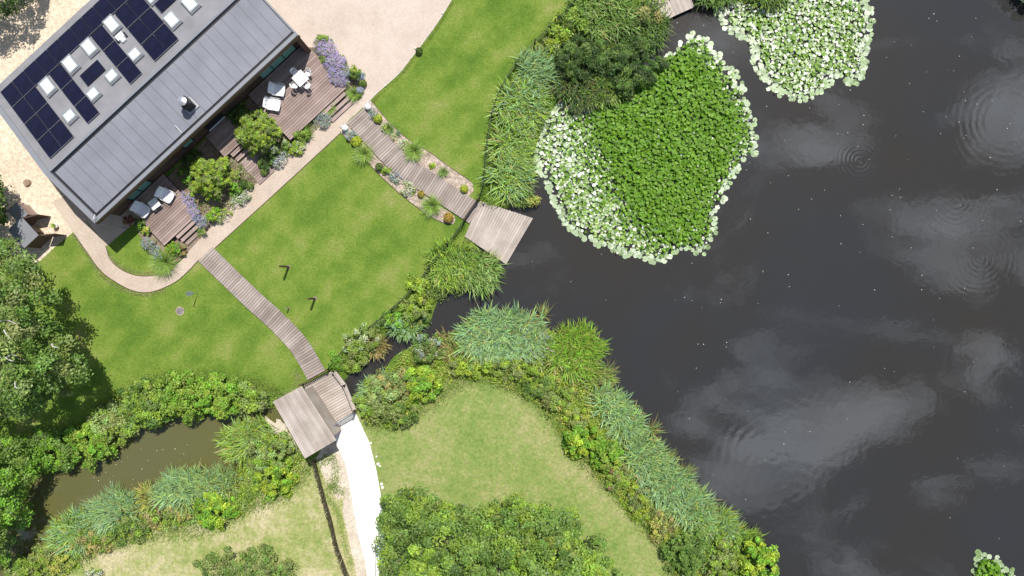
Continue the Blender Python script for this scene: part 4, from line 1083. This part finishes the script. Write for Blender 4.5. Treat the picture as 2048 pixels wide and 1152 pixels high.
# floating fluff
F = Fol(); n = 210; P = np.column_stack([1050 + rng.random(n) * 1000, rng.random(n) * 1150 * rng.random(n) ** .4])
P = np.concatenate([P, np.column_stack([180 + rng.random(40) * 260, 880 + rng.random(40) * 90])])
wq = np.array([W(*p)[:2] for p in P]); P = P[inside(wq, pond_w) | inside(wq, stream_w)]; q = np.array([W(*p, -.3) for p in P]); q[:, 2] = -.29
F.leaves(q, np.array([0, 0, 1.]) + .05 * rng.standard_normal((len(q), 3)), .06, cols(len(q), ['white', 'pale'], .1), .9); o = F.make('floating_petals', 'petal', base=(0, 0, -.29)); props(o, 'scattered white specks of fluff and petals floating on the water', 'petals', None, 'stuff')

# ------------------------------------------------------------------ trees and hedges
tree('big broadleaf tree with bare pale twigs at the left edge', [(-160, 470), (20, 486), (66, 520), (100, 556), (118, 600), (112, 645), (146, 690), (156, 725), (180, 758), (150, 785), (112, 780), (78, 812), (50, 850), (20, 830), (-160, 850)], 4.0, 8.8, ['tree', 'mid', 'mid', 'olive'], 330, .6, 130, .19, (-20, 660), .3, 26, under=.15, rag=.75)
LT = [o for o in bpy.data.objects if o.get('label', '').startswith('big broadleaf')][0]
for k, (px, py, qx, qy) in enumerate(((-10, 648, 14, 640), (14, 640, 36, 650), (-6, 718, 10, 716), (10, 716, 34, 712), (10, 716, 28, 722), (104, 688, 118, 696), (8, 660, 22, 678), (30, 762, 36, 778))):
    a, b = W(px, py, 8.7), W(qx, qy, 8.9); MB().tube([a, (a + b) / 2 + rng.standard_normal(3) * .08, b], [.05, .035, .012], 5).make('dead_branch', M['stone'], LT)
tree('large rounded dense tree at the bottom centre beside the white path', [(762, 1000), (800, 985), (850, 985), (890, 1005), (930, 1005), (975, 1018), (1020, 1000), (1050, 998), (1080, 1015), (1130, 1015), (1160, 1040), (1170, 1065), (1205, 1080), (1225, 1125), (1260, 1170), (1260, 1320), (770, 1320), (765, 1150), (758, 1100), (765, 1050)], 2.0, 8.0, ['tree', 'tree', 'mid', 'bright'], 900, .5, 110, .18, (1000, 1170), .32, 20, under=.12, rag=.4)
tree('dark leafy tree overhanging the stream at the lower left edge', [(-160, 870), (40, 882), (70, 920), (66, 955), (50, 985), (58, 1020), (76, 1018), (40, 1052), (30, 1090), (12, 1120), (-160, 1150)], 1.0, 5.0, ['mid', 'fresh', 'tree'], 260, .55, 90, .19, (-30, 1000), .2, 8)
tree('dark evergreen in the top left corner beside the gravel', [(-200, -160), (90, -160), (60, -10), (40, 15), (20, 30), (-30, 50), (-200, 60)], 1.0, 4.5, ['dark', 'mid'], 230, .5, 90, .16, (-60, -40), .2, 6, 'evergreen_tree')
tree('shaded tree at the left edge above the bin store', [(-220, 300), (-40, 310), (-10, 345), (6, 380), (8, 410), (10, 440), (-20, 470), (-220, 480)], 2.0, 6.0, ['dark', 'mid'], 260, .55, 90, .18, (-80, 390), .2, 8)
tree('edge of a tree reaching over the pond at the top right corner', [(2040, -120), (2300, -120), (2300, 30), (2100, 10), (2060, -20)], .5, 2.4, ['dark', 'mid'], 160, .55, 80, .2, (2220, -60), .25, 6)

G_ = 'leafy bushes along the stream'
for (x, y, rx, ry, h, keys, lb) in (
        (492, 800, 40, 34, 1.3, ['bright', 'olive'], 'leafy bush by the stream nearest the bridge shelter'),
        (440, 795, 52, 46, 1.9, ['fresh', 'bright'], 'bright leafy bush by the stream, second from the shelter'),
        (368, 797, 58, 50, 2.0, ['bright', 'fresh', 'bright'], 'yellow green domed bush by the stream below the manhole cover'),
        (290, 812, 52, 48, 1.9, ['bright', 'mid'], 'domed green bush by the stream left of the yellow green one'),
        (222, 852, 50, 42, 1.6, ['bright', 'reed', 'olive'], 'bush with pale leaves by the stream bend'),
        (178, 888, 48, 42, 1.7, ['fresh', 'bright'], 'bright green bush overhanging the stream on the far left'),
        (105, 898, 55, 44, 1.7, ['fresh', 'mid'], 'green bush beside the dark overhanging tree')):
    bush(lb, ell(x, y, rx, ry), h, keys, 1.25, .17, .34, 'stream_bush', 'bush', .1, G_)

# shrubs and bank vegetation
for (x, y, rx, ry, h, keys, lb, ls) in (
        (545, 905, 52, 46, 1.5, ['bright', 'olive', 'reed'], 'mixed green bush just left of the bridge shelter', .15),
        (548, 955, 42, 40, 1.6, ['fresh', 'lime'], 'vivid yellow green bush at the corner of the dry meadow', .16),
        (425, 1018, 44, 36, 1.4, ['fresh', 'lime'], 'vivid leafy bush on the meadow side of the stream reeds', .16),
        (330, 1035, 45, 24, .8, ['olive', 'tan', 'bright'], 'brownish scrub between stream reeds and dry meadow', .12),
        (250, 1060, 50, 26, .8, ['olive', 'bright', 'mid'], 'low olive scrub beside the lower stream reeds', .12),
        (180, 1085, 44, 26, .8, ['olive', 'tan', 'bright'], 'low tan and green scrub at the lower stream bank', .12),
        (100, 1120, 50, 34, .9, ['olive', 'yellow', 'bright'], 'yellowish scrub at the bottom left bank', .13),
        (40, 1140, 34, 24, 1.0, ['bright', 'olive'], 'small green bush at the bottom left corner', .14),
        (505, 1142, 94, 46, 1.6, ['olive', 'olive', 'tree'], 'wide olive bush at the bottom edge of the dry meadow', .13),
        (745, 800, 40, 42, 1.3, ['reed', 'bright', 'olive'], 'green bush right of the bridge railing', .15),
        (790, 825, 46, 28, 1.2, ['mid', 'olive', 'bright'], 'dark lower bush right of the bridge by the meadow', .14),
        (790, 770, 36, 30, 1.2, ['olive', 'tan', 'reed'], 'brown flecked bush between the channel and the meadow', .14),
        (843, 770, 36, 36, 1.6, ['fresh', 'bright', 'lime'], 'bright round bush at the meadow corner by the channel', .16),
        (855, 698, 32, 34, 1.4, ['grey', 'olive', 'mid'], 'grey green bush at the mouth of the channel', .13),
        (940, 735, 52, 20, 1.0, ['lime', 'bright', 'olive'], 'lime green scrub below the blue reed mound', .13),
        (1030, 738, 50, 22, 1.0, ['lime', 'olive', 'bright'], 'yellow green scrub below the right of the reed mound', .13),
        (1080, 775, 34, 26, .9, ['bright', 'mid'], 'green scrub at the meadow tip', .13),
        (1118, 798, 36, 36, 1.0, ['olive', 'yellow', 'bright'], 'yellow flecked scrub behind the dark rush mound', .13),
        (1158, 838, 30, 28, .9, ['yellow', 'lime', 'olive'], 'golden scrub beside the upper bank reeds', .12),
        (1170, 880, 38, 36, 1.5, ['lime', 'fresh'], 'vivid lime bush jutting into the meadow', .17),
        (1215, 908, 32, 34, 1.4, ['fresh', 'bright'], 'fresh green bush next to the vivid lime one', .16),
        (1235, 955, 28, 30, 1.0, ['olive', 'bright', 'brown'], 'olive scrub on the bank halfway down the meadow', .12),
        (1275, 1005, 28, 34, .9, ['olive', 'lime'], 'yellow olive scrub strip beside the long reed bank', .12),
        (1320, 1050, 32, 34, .9, ['yellow', 'tan', 'olive'], 'golden brown scrub near the bottom of the meadow', .12),
        (1375, 1105, 52, 46, 1.7, ['mid', 'tree'], 'dark green bush at the bottom of the pond bank', .15),
        (1445, 1120, 44, 52, 1.6, ['bright', 'olive'], 'olive bush between the dark bush and the bright one at bottom', .14),
        (1515, 1125, 38, 46, 2.0, ['lime', 'fresh'], 'bright yellow green bush leaning over the pond at bottom', .17),
        (838, 572, 20, 24, 1.1, ['lime', 'bright'], 'lime bush left of the jetty reeds', .14),
        (832, 618, 34, 30, 1.3, ['olive', 'lime', 'bright'], 'rounded yellow green bush on the stream side of the lawn fence', .13),
        (790, 645, 34, 22, 1.0, ['fresh', 'mid', 'blue'], 'dark green bush dipping into the channel', .14),
        (722, 682, 40, 30, 1.1, ['olive', 'pale', 'bright'], 'pale olive bush beside the channel above the bridge', .12),
        (705, 715, 34, 24, 1.0, ['olive', 'bright'], 'olive bush at the channel just above the bridge', .12),
        (672, 722, 15, 16, .9, ['fresh'], 'small fresh green bush at the picket gate by the bridge', .12),
        (1150, 35, 34, 34, 1.1, ['mid', 'bright'], 'green bush between upper lawn and top reeds', .14),
        (1122, 62, 26, 22, 1.0, ['lime', 'bright'], 'lime bush on the upper lawn edge', .14),
        (1095, 92, 22, 20, .9, ['lime', 'olive'], 'small yellow green bush at the upper lawn edge above pale reeds', .13),
        (1300, 35, 20, 24, 1.2, ['tan', 'olive'], 'tan seeding bush beside the small top jetty', .11),
        (1060, 400, 22, 14, .7, ['olive', 'yellow'], 'yellowing bank plant at the upper corner of the jetty', .1)):
    bush(lb, ell(x, y, rx, ry), h, keys, 1.15, ls, .28, 'bank_bush', 'bush', .02)

for (x, y, rx, ry, rot, lb) in ((1165, 120, 70, 48, 0, 'dark brownish feathery bush above the left of the lily bed'), (1262, 128, 68, 52, -25, 'dark feathery bush overhanging the right of the dense lilies')):
    bush(lb, ell(x, y, rx, ry, rot, jit=.18), 1.5, ['dark', 'mid', 'dark', 'dark', 'mid'], 1.5, .24, .3, 'bank_bush', 'bush', -.1, nl=60, asp=.22)
SW = R(40)
for (x, y, rx, ry, rot, Ln, keys, dens, az, lb) in (
        (1065, 150, 34, 38, 0, 1.3, ['blue', 'reed'], 150, R(20), 'pale reed clump at the top of the bank beside the dark rushes'),
        (1040, 215, 44, 48, 0, 1.4, ['reed', 'blue', 'bright'], 150, R(-20), 'pale arching reed clump on the upper lawn bank, second from the top'),
        (1018, 290, 38, 46, 0, 1.4, ['reed', 'bright'], 150, R(0), 'pale arching reed clump on the upper lawn bank, third from the top'),
        (1022, 352, 40, 42, 0, 1.4, ['reed', 'bright', 'blue'], 150, R(-10), 'pale arching reed clump just above the jetty'),
        (1036, 392, 24, 16, 20, .75, ['mid', 'rush'], 150, R(-70), 'dark reed clump touching the upper side of the jetty'),
        (1205, 30, 60, 46, 0, 1.3, ['reed', 'mid', 'mid'], 130, R(-40), 'tall green reed clump near the top edge'),
        (1282, 62, 52, 46, 0, 1.1, ['mid', 'dark', 'dark'], 150, R(-70), 'dark rush clump below the small top jetty'),
        (1155, 175, 56, 36, 20, 1.1, ['dark', 'vdark', 'umber', 'dark', 'mid'], 230, R(-70), 'brown flecked rush clump overhanging the left of the lilies'),
        (1215, 180, 42, 26, -15, 1.0, ['mid', 'dark', 'rush'], 160, R(-80), 'short dark rush clump at the lily bed edge'),
        (1432, -8, 46, 20, 0, 1.0, ['dark', 'mid'], 150, R(-90), 'dark rush clump right of the small top jetty'),
        (1534, -6, 38, 20, 0, 1.0, ['dark', 'mid', 'rush'], 150, R(-90), 'dark rush clump at the top beside the pale lilies'),
        (905, 530, 52, 44, -20, 1.2, ['mid', 'bright', 'rush'], 150, R(-60), 'dense green reed clump below the jetty on the lawn side'),
        (960, 540, 38, 38, 0, 1.3, ['reed', 'mid'], 150, R(-40), 'pale reed clump spraying over the water below the jetty'),
        (815, 655, 30, 16, 0, 1.0, ['blue', 'mid'], 140, R(-90), 'bluish reed clump drooping into the channel'),
        (755, 695, 18, 20, 0, .9, ['tan', 'brown'], 160, R(0), 'straw coloured sedge tuft at the channel edge'),
        (1000, 668, 88, 50, 0, 1.15, ['blue', 'blue', 'reed'], 190, None, 'large blue green mound of reeds on the point by the channel mouth'),
        (896, 695, 14, 26, 0, .9, ['tan', 'brown', 'olive'], 170, R(150), 'rusty grass tuft beside the blue green reed mound'),
        (1072, 690, 26, 44, -20, 1.1, ['olive', 'rush', 'grey'], 140, R(70), 'thin olive rushes between the two mounds on the point'),
        (1150, 705, 52, 52, 0, 1.1, ['rush', 'rush', 'fresh'], 190, R(40), 'yellow green mound of rushes on the point facing the pond'),
        (1195, 760, 22, 34, -25, 1.0, ['rush', 'olive'], 160, R(10), 'small olive rush clump below the yellow green mound'),
        (1222, 808, 40, 30, 40, 1.15, ['blue', 'reed'], 180, SW, 'blue green reed clump at the top of the long pond bank'),
        (1250, 850, 36, 30, 40, 1.15, ['blue', 'reed'], 180, SW, 'blue green reed clump on the long bank, second from the top'),
        (1285, 915, 46, 40, 45, 1.15, ['blue', 'reed'], 180, SW, 'blue green reed clump on the long bank beside the fresh green bush'),
        (1325, 965, 50, 38, 40, 1.2, ['blue', 'reed'], 180, SW, 'blue green reed clump in the middle of the long bank'),
        (1378, 1012, 52, 38, 40, 1.25, ['reed', 'blue'], 180, SW, 'pale green reed clump on the lower half of the long bank'),
        (1425, 1055, 46, 36, 40, 1.25, ['reed', 'blue', 'bright'], 180, SW, 'pale green reed clump near the bottom of the long bank'),
        (1478, 1085, 30, 34, 40, 1.1, ['mid', 'rush'], 150, SW, 'dark rush clump between the bank reeds and the bright bottom bush'),
        (755, 775, 40, 20, -30, 1.0, ['reed', 'blue'], 140, R(110), 'reed clump on the channel bank beside the bridge railing'),
        (485, 882, 28, 40, 10, 1.2, ['rush', 'bright', 'reed'], 180, R(170), 'bright arching reed clump where the stream meets the shelter'),
        (515, 860, 30, 24, 0, 1.0, ['rush', 'reed'], 140, R(150), 'small reed clump tucked against the shelter'),
        (440, 965, 40, 28, -15, 1.1, ['reed', 'blue', 'olive'], 180, R(110), 'reed clump on the stream south bank nearest the shelter'),
        (375, 975, 58, 32, -18, 1.25, ['blue', 'reed'], 190, R(125), 'large blue green reed clump in the middle of the stream south bank'),
        (300, 995, 30, 24, -20, .9, ['olive', 'tan', 'yellow'], 150, R(120), 'straw yellow rush patch between two stream reed clumps'),
        (232, 1018, 52, 30, -25, 1.25, ['blue', 'reed'], 190, R(125), 'blue green reed clump on the lower stream south bank'),
        (155, 1062, 52, 34, -30, 1.25, ['reed', 'bright', 'blue'], 190, R(130), 'long leaved reed clump at the lower end of the stream')):
    reeds(lb, ell(x, y, rx, ry, rot), Ln * 1.0, keys, dens * .72, .072, (.4, 1.0), az, 1.6, outward=.65, z=-.05)
for (x, y, a, lb) in ((1085, 632, R(80), 'thin sparse rush stems standing in water by the point'), (1335, 920, R(50), 'stray reed tuft growing in water off the long bank'), (1368, 948, R(60), 'outermost stray reed tuft in water off the long bank'), (1300, 862, R(40), 'small dry reed tuft in water at the upper long bank'), (1212, 745, R(10), 'tiny reed tuft at the waterline below the rush mound')):
    reeds(lb, ell(x, y, 9, 7), 1.2, ['reed', 'olive', 'tan'], 260, .035, (.5, 1.0), a, 1.6, z=-.32)

# ------------------------------------------------------------------ planting by the house
bush('large yellow green shrub right of the entrance steps', ell(512, 262, 42, 42, jit=.16), 2.3, ['bright', 'olive', 'lime', 'bright'], 1.6, .095, .17, 'garden_shrub', 'shrub', .3, ns=5)
bush('large yellow green shrub left of the entrance steps', ell(418, 353, 44, 43, jit=.16), 2.3, ['bright', 'olive', 'lime', 'bright'], 1.6, .095, .17, 'garden_shrub', 'shrub', .3, ns=5)
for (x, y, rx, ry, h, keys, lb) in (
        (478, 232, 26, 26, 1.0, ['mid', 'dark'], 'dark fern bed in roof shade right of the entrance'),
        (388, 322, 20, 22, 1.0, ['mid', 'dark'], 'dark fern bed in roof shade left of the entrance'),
        (372, 350, 16, 18, .9, ['mid', 'fresh'], 'dark green plant between left terrace and left shrub'),
        (448, 322, 11, 11, .9, ['lime'], 'lime green plant beside the entrance platform'),
        (470, 378, 14, 12, .9, ['fresh'], 'bright green leafy plant at the front of the left shrub'),
        (427, 428, 14, 14, .9, ['fresh', 'lime'], 'vivid green leafy plant beside the left terrace steps'),
        (388, 375, 12, 12, .8, ['olive', 'lime'], 'yellowish plant at the edge of the smaller terrace'),
        (404, 462, 10, 9, .6, ['mid', 'olive'], 'small dark shrub at the right foot of the left steps'),
        (345, 497, 15, 13, .8, ['fresh', 'lime'], 'vivid green plant at the front corner of the smaller terrace'),
        (363, 500, 11, 10, .7, ['olive', 'brown'], 'brownish box plant at the left foot of the left steps'),
        (281, 446, 11, 14, .8, ['fresh', 'mid'], 'green plant at the house side of the smaller terrace'),
        (296, 460, 12, 10, .7, ['lime', 'yellow'], 'yellow leaved plant along the smaller terrace edge'),
        (258, 442, 10, 9, .8, ['red', 'brown'], 'dark red leaved plant by the house corner'),
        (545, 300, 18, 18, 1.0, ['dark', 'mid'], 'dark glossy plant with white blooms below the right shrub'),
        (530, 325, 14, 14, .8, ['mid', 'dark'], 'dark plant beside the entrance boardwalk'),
        (588, 296, 22, 13, .6, ['lime', 'pale', 'bright'], 'variegated yellow plant along the path below the big terrace'),
        (603, 270, 18, 12, .7, ['mid', 'bright'], 'green grassy plant against the big terrace front'),
        (568, 290, 9, 12, .7, ['mid', 'pale'], 'small pale green plant at the big terrace corner'),
        (712, 150, 14, 13, .9, ['dark', 'mid'], 'dark evergreen shrub at the end of the purple flowers'),
        (706, 142, 10, 9, 1.0, ['bright', 'lime'], 'light green plant between purple flowers and dark evergreen'),
        (648, 118, 9, 9, .9, ['bright', 'mid'], 'strappy green plant amid the purple flowers'),
        (644, 80, 11, 10, .9, ['bright', 'mid'], 'green plant at the driveway end of the purple flowers'),
        (773, 340, 9, 8, .5, ['bright', 'lime'], 'light green leafy plant next to the dark ball on the boardwalk bed'),
        (863, 331, 6, 5, .3, ['olive', 'lime'], 'tiny yellow green plant in the right boardwalk bed')):
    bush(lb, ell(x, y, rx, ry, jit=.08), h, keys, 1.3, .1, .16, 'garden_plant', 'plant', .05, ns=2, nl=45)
for (x, y, rx, ry, h, fk, lk, nf, rot, lb) in (
        (652, 98, 25, 20, .9, ['purple'], ['grey', 'olive'], 750, 40, 'purple flowering clump nearest the driveway end of the terrace'),
        (668, 127, 23, 24, .9, ['purple'], ['grey', 'olive'], 850, 40, 'tall purple flowering clump in the middle of the terrace edge'),
        (675, 152, 26, 21, .9, ['purple', 'purple', 'lav'], ['grey', 'olive'], 850, 40, 'purple flowering clump spilling over the lower terrace corner'),
        (693, 146, 12, 14, .8, ['lav', 'grey'], ['grey'], 200, 40, 'greyish lavender clump behind the purple flowers'),
        (725, 154, 6, 8, .5, ['lav'], ['grey'], 90, 0, 'small lavender tuft at the driveway corner'),
        (720, 180, 8, 7, .5, ['lav'], ['grey'], 110, 0, 'small lavender tuft beside the grass at the big steps'),
        (645, 240, 17, 15, .6, ['lav', 'grey'], ['grey'], 240, -40, 'blue lavender clump by the path below the big steps'),
        (560, 320, 20, 13, .6, ['lav', 'grey', 'white'], ['grey'], 200, -40, 'silvery lavender clump by the path below the right shrub'),
        (374, 400, 13, 20, .6, ['purple', 'lav'], ['grey', 'olive'], 320, -35, 'pale purple flowers spilling over the smaller terrace'),
        (387, 424, 13, 18, .6, ['purple', 'lav'], ['grey', 'olive'], 320, -35, 'pale purple flowers above the left steps'),
        (402, 443, 14, 13, .8, ['lav', 'purple'], ['mid', 'grey'], 230, 0, 'blue flowering clump beside the left steps'),
        (296, 488, 15, 13, .7, ['lav', 'grey'], ['grey', 'olive'], 220, 40, 'blue flowering clump on the small lawn side of the terrace'),
        (312, 506, 13, 16, .7, ['lav', 'grey'], ['grey', 'mid'], 220, -30, 'blue flowering clump just above the big grass tuft'),
        (482, 396, 24, 13, .6, ['white', 'pale'], ['grey', 'reed'], 150, -35, 'white flowering plant by the path below the left shrub'),
        (450, 428, 24, 12, .6, ['white', 'lime'], ['lime', 'olive'], 90, -40, 'yellow and white border plants by the path'),
        (545, 298, 14, 12, 1.05, ['white'], ['mid'], 60, 0, 'white blooms among dark leaves below the right shrub'),
        (474, 346, 14, 17, .6, ['yellow', 'pale'], ['lime', 'olive'], 60, 40, 'yellow strap leaved plant left of the entrance boardwalk'),
        (816, 378, 16, 14, .6, ['white', 'pale'], ['bright', 'pale'], 130, 0, 'white flowering shrub in the left boardwalk bed'),
        (806, 287, 11, 9, .5, ['white', 'pale'], ['bright', 'pale'], 90, 0, 'variegated white plant in the right boardwalk bed'),
        (787, 274, 7, 7, .35, ['pale', 'orange'], ['pale'], 40, 0, 'small pale plant in the right boardwalk bed'),
        (766, 256, 6, 6, .35, ['yellow', 'pale'], ['lime', 'pale'], 40, 0, 'tiny yellow white plant beside the upper yellow ball'),
        (746, 228, 10, 9, .5, ['lav', 'grey'], ['grey', 'blue'], 90, 0, 'blue grey lavender next to the upper globe light'),
        (701, 270, 12, 10, .5, ['lav', 'grey'], ['grey', 'blue'], 120, 0, 'blue grey lavender next to the lower globe light'),
        (792, 355, 14, 9, .45, ['grey', 'lav'], ['grey', 'blue'], 90, 35, 'grey green low plant in the left boardwalk bed'),
        (185, 1146, 20, 10, .8, ['white'], ['bright', 'mid'], 130, 0, 'white wild flowers at the bottom edge of the dry meadow')):
    floral(lb, x, y, rx, ry, h, fk, lk, nf, rot)
for (x, y, r_, h, keys, n, lb) in (
        (333, 526, 21, .9, ['bright', 'reed'], 520, 'big fountain of grass at the bend of the path'),
        (709, 190, 12, .6, ['reed', 'bright'], 260, 'grass tuft at the right of the big terrace steps'),
        (657, 217, 13, .6, ['reed', 'bright'], 280, 'grass tuft at the left of the big terrace steps'),
        (612, 268, 14, .6, ['mid', 'bright'], 240, 'grass tuft under the front edge of the big terrace'),
        (778, 258, 10, .5, ['mid', 'reed'], 220, 'small round grass tuft in the right boardwalk bed'),
        (829, 304, 16, .7, ['reed', 'bright'], 420, 'large round grass tuft in the right boardwalk bed'),
        (887, 345, 9, .45, ['mid', 'reed'], 180, 'small grass tuft near the jetty end of the right bed'),
        (729, 310, 15, .7, ['reed', 'bright'], 400, 'round grass tuft below the lower yellow ball'),
        (864, 413, 16, .7, ['reed', 'bright'], 420, 'round grass tuft between the two orange balls'),
        (797, 268, 5, .3, ['mid', 'grey'], 90, 'tiny dark green tuft at the edge of the upper lawn')):
    tuft(lb, x, y, r_, h, keys, n)
for (x, y, r_, keys, lb) in (
        (839, 104, 7, ['dark', 'mid'], 'dark clipped ball shrub alone on the upper lawn edge'),
        (727, 169, 8, ['olive', 'mid'], 'olive clipped ball at the driveway corner of the flower bed'),
        (531, 345, 8, ['olive', 'mid'], 'clipped ball at the right foot of the entrance boardwalk'),
        (490, 369, 10, ['mid', 'dark'], 'dark clipped ball left of the entrance boardwalk, nearer the shrub'),
        (502, 373, 8, ['olive', 'mid'], 'olive clipped ball at the left foot of the entrance boardwalk'),
        (757, 239, 9, ['gold', 'lime'], 'yellow green ball next to the upper lavender by the boardwalk'),
        (715, 285, 11, ['gold', 'lime'], 'yellow green ball next to the lower lavender by the boardwalk'),
        (929, 379, 8, ['gold', 'lime'], 'yellow green ball alone at the jetty end of the right bed'),
        (760, 335, 8, ['dark', 'olive'], 'dark olive ball in the left boardwalk bed'),
        (843, 389, 7, ['orange', 'yellow'], 'small orange ball shrub in the left boardwalk bed'),
        (898, 436, 10, ['orange', 'orange', 'yellow'], 'larger orange ball shrub nearest the jetty gate')):
    ball(lb, x, y, r_, keys)

# weeds and taller grass along edges
def edge_grass(name, label, line, n, keys, wid=6, h=.16):
    P = smooth_poly(line, 8, False); i = rng.integers(0, len(P) - 1, n); f = rng.random((n, 1)); Q = P[i] * (1 - f) + P[i + 1] * f + rng.standard_normal((n, 2)) * wid
    R0 = np.array([W(*p) for p in Q]); R0[:, 2] = .002; F = Fol(); F.blades(R0, rng.random(n) * 6.28, h * (.5 + rng.random(n)), np.full(n, .022), .2 + .6 * rng.random(n), cols(n, keys, .2))
    o = F.make(name, 'leaf', base=(0, 0, 0)); props(o, label, 'grass', None, 'stuff')


edge_grass('rough_grass', 'longer rough grass along the wire fence of the central lawn', [(928, 450), (868, 530), (835, 573), (770, 637), (662, 738)], 2600, ['mid', 'bright', 'dark'], 3.5, .2)
edge_grass('rough_grass', 'longer rough grass along the upper lawn fence', [(962, 400), (976, 320), (986, 240), (1010, 172), (1085, 80), (1155, 5)], 2600, ['mid', 'bright', 'dark'], 4, .25)
edge_grass('rough_grass', 'rough grass fringe where the meadow meets the bank scrub', [(735, 845), (800, 845), (870, 800), (930, 760), (1010, 765), (1070, 800), (1130, 870), (1180, 935), (1260, 1015), (1330, 1100), (1350, 1150)], 6500, ['bright', 'olive', 'mid'], 9, .25)
edge_grass('rough_grass', 'rough grass fringe where the dry meadow meets the stream scrub', [(620, 925), (570, 985), (500, 1010), (420, 1055), (300, 1070), (200, 1095), (130, 1130)], 5000, ['bright', 'olive', 'mid'], 9, .25)
edge_grass('rough_grass', 'rough grass fringe between lawn and stream bushes', [(560, 790), (520, 770), (440, 755), (330, 752), (240, 790), (190, 830)], 3500, ['bright', 'olive', 'mid'], 8, .2)
edge_grass('weeds', 'green weeds dotted over the sandy ground by the shelter', [(640, 925), (665, 915), (672, 960), (662, 975), (690, 985)], 1500, ['bright', 'mid'], 6, .16)
edge_grass('bank_turf', 'green strip of turf along the paling fence', [(634, 925), (650, 985), (668, 1010), (680, 1040), (690, 1090), (705, 1130)], 2600, ['bright', 'olive', 'fresh'], 4.5, .1)


def herbage(label, poly, keys, dens=9, h=.35, ls=.14):
    poly = np.asarray(poly, float); A = .5 * abs(np.dot(poly[:, 0], np.roll(poly[:, 1], 1)) - np.dot(poly[:, 1], np.roll(poly[:, 0], 1))) / K ** 2
    nc = int(A * dens); P = sample(poly, nc); c = np.array([W(*p) for p in P]); c[:, 2] = -.1 + h * rng.random(nc); kk = cols(nc, keys, .18); nl = 26; i = np.repeat(np.arange(nc), nl); n = len(i)
    u = rng.standard_normal((n, 3)) * [.2, .2, .12]; F = Fol(); q = c[i] + u; q[:, 2] = np.abs(q[:, 2]) + .01; F.leaves(q, u * 2 + np.array([0, 0, 1.]) + rng.standard_normal((n, 3)) * .5, ls, cols(n, keys, .2, kk[i]), .5)
    o = F.make('bank_herbage', 'leaf', base=(0, 0, 0)); props(o, label, 'herbage', None, 'stuff')


herbage('tangled low herbage along the channel below the central lawn', [(935, 480), (1000, 535), (975, 565), (885, 595), (850, 648), (775, 672), (700, 742), (668, 742), (668, 728), (730, 672), (775, 634), (842, 570), (880, 520)], ['bright', 'olive', 'mid'])
herbage('tangled low herbage along the point and the long pond bank', [(705, 800), (760, 755), (800, 712), (900, 662), (1000, 640), (1180, 690), (1205, 780), (1280, 890), (1390, 1010), (1490, 1090), (1525, 1160), (1355, 1160), (1335, 1110), (1240, 1005), (1140, 890), (1060, 795), (960, 752), (880, 765), (820, 835), (730, 845)], ['lime', 'bright', 'olive', 'yellow'])
herbage('tangled low herbage on the lawn side of the stream', [(560, 810), (520, 772), (440, 756), (330, 756), (240, 798), (180, 850), (60, 880), (70, 920), (200, 900), (300, 835), (440, 812)], ['bright', 'mid', 'olive'])
herbage('tangled low herbage on the meadow side of the stream', [(475, 860), (580, 865), (610, 915), (560, 985), (460, 1040), (330, 1058), (210, 1095), (120, 1150), (20, 1160), (110, 1090), (200, 1030), (330, 970), (465, 950)], ['bright', 'olive', 'lime', 'reed'])
herbage('tangled low herbage under the upper reed bank', [(962, 400), (978, 320), (988, 235), (1062, 105), (1160, -30), (1340, -30), (1325, 70), (1110, 190), (1065, 290), (1040, 395), (990, 415)], ['mid', 'olive', 'bright'])
herbage('mixed border planting filling the bed between the terraces', [(385, 330), (455, 300), (520, 352), (405, 470), (380, 440), (365, 380)], ['olive', 'mid', 'pale'], 3.5, .3, .1)
herbage('mixed border planting filling the bed right of the entrance', [(480, 210), (560, 270), (620, 245), (640, 250), (545, 340), (530, 330), (480, 290), (460, 240)], ['mid', 'olive', 'bright'], 4, .3, .1)

n = 60; F = Fol(); a = rng.random(n) * 6.28; R0 = np.tile(W(115, 452) + Z * .33, (n, 1)); F.blades(R0, a, np.full(n, .3), np.full(n, .04), .4 + .4 * rng.random(n), cols(n, ['lime', 'bright'], .15)); F.make('foliage', 'leaf', POT)

edge_grass('dry_grass_fringe', 'dry straw coloured grass fringe along the curving path edge', [(146, 468), (174, 508), (198, 544), (226, 568), (262, 585), (295, 590), (332, 580)], 2200, ['tan', 'pale', 'olive'], 2.2, .07)
edge_grass('dry_grass_fringe', 'dry straw coloured grass fringe inside the bend of the path', [(216, 508), (232, 526), (250, 536), (275, 545), (305, 546), (330, 540)], 1300, ['tan', 'pale', 'olive'], 2.2, .07)
edge_grass('dry_grass_fringe', 'dry straw coloured grass fringe where boardwalk reaches the bridge', [(590, 745), (598, 762), (580, 785), (560, 795)], 1200, ['tan', 'pale', 'olive'], 5, .07)
edge_grass('dry_grass_fringe', 'dry straw coloured grass fringe along the lawn side of the drive', [(745, 205), (756, 192), (800, 152), (822, 124), (856, 82), (886, 38), (905, 5)], 1500, ['tan', 'olive', 'bright'], 2.0, .07)
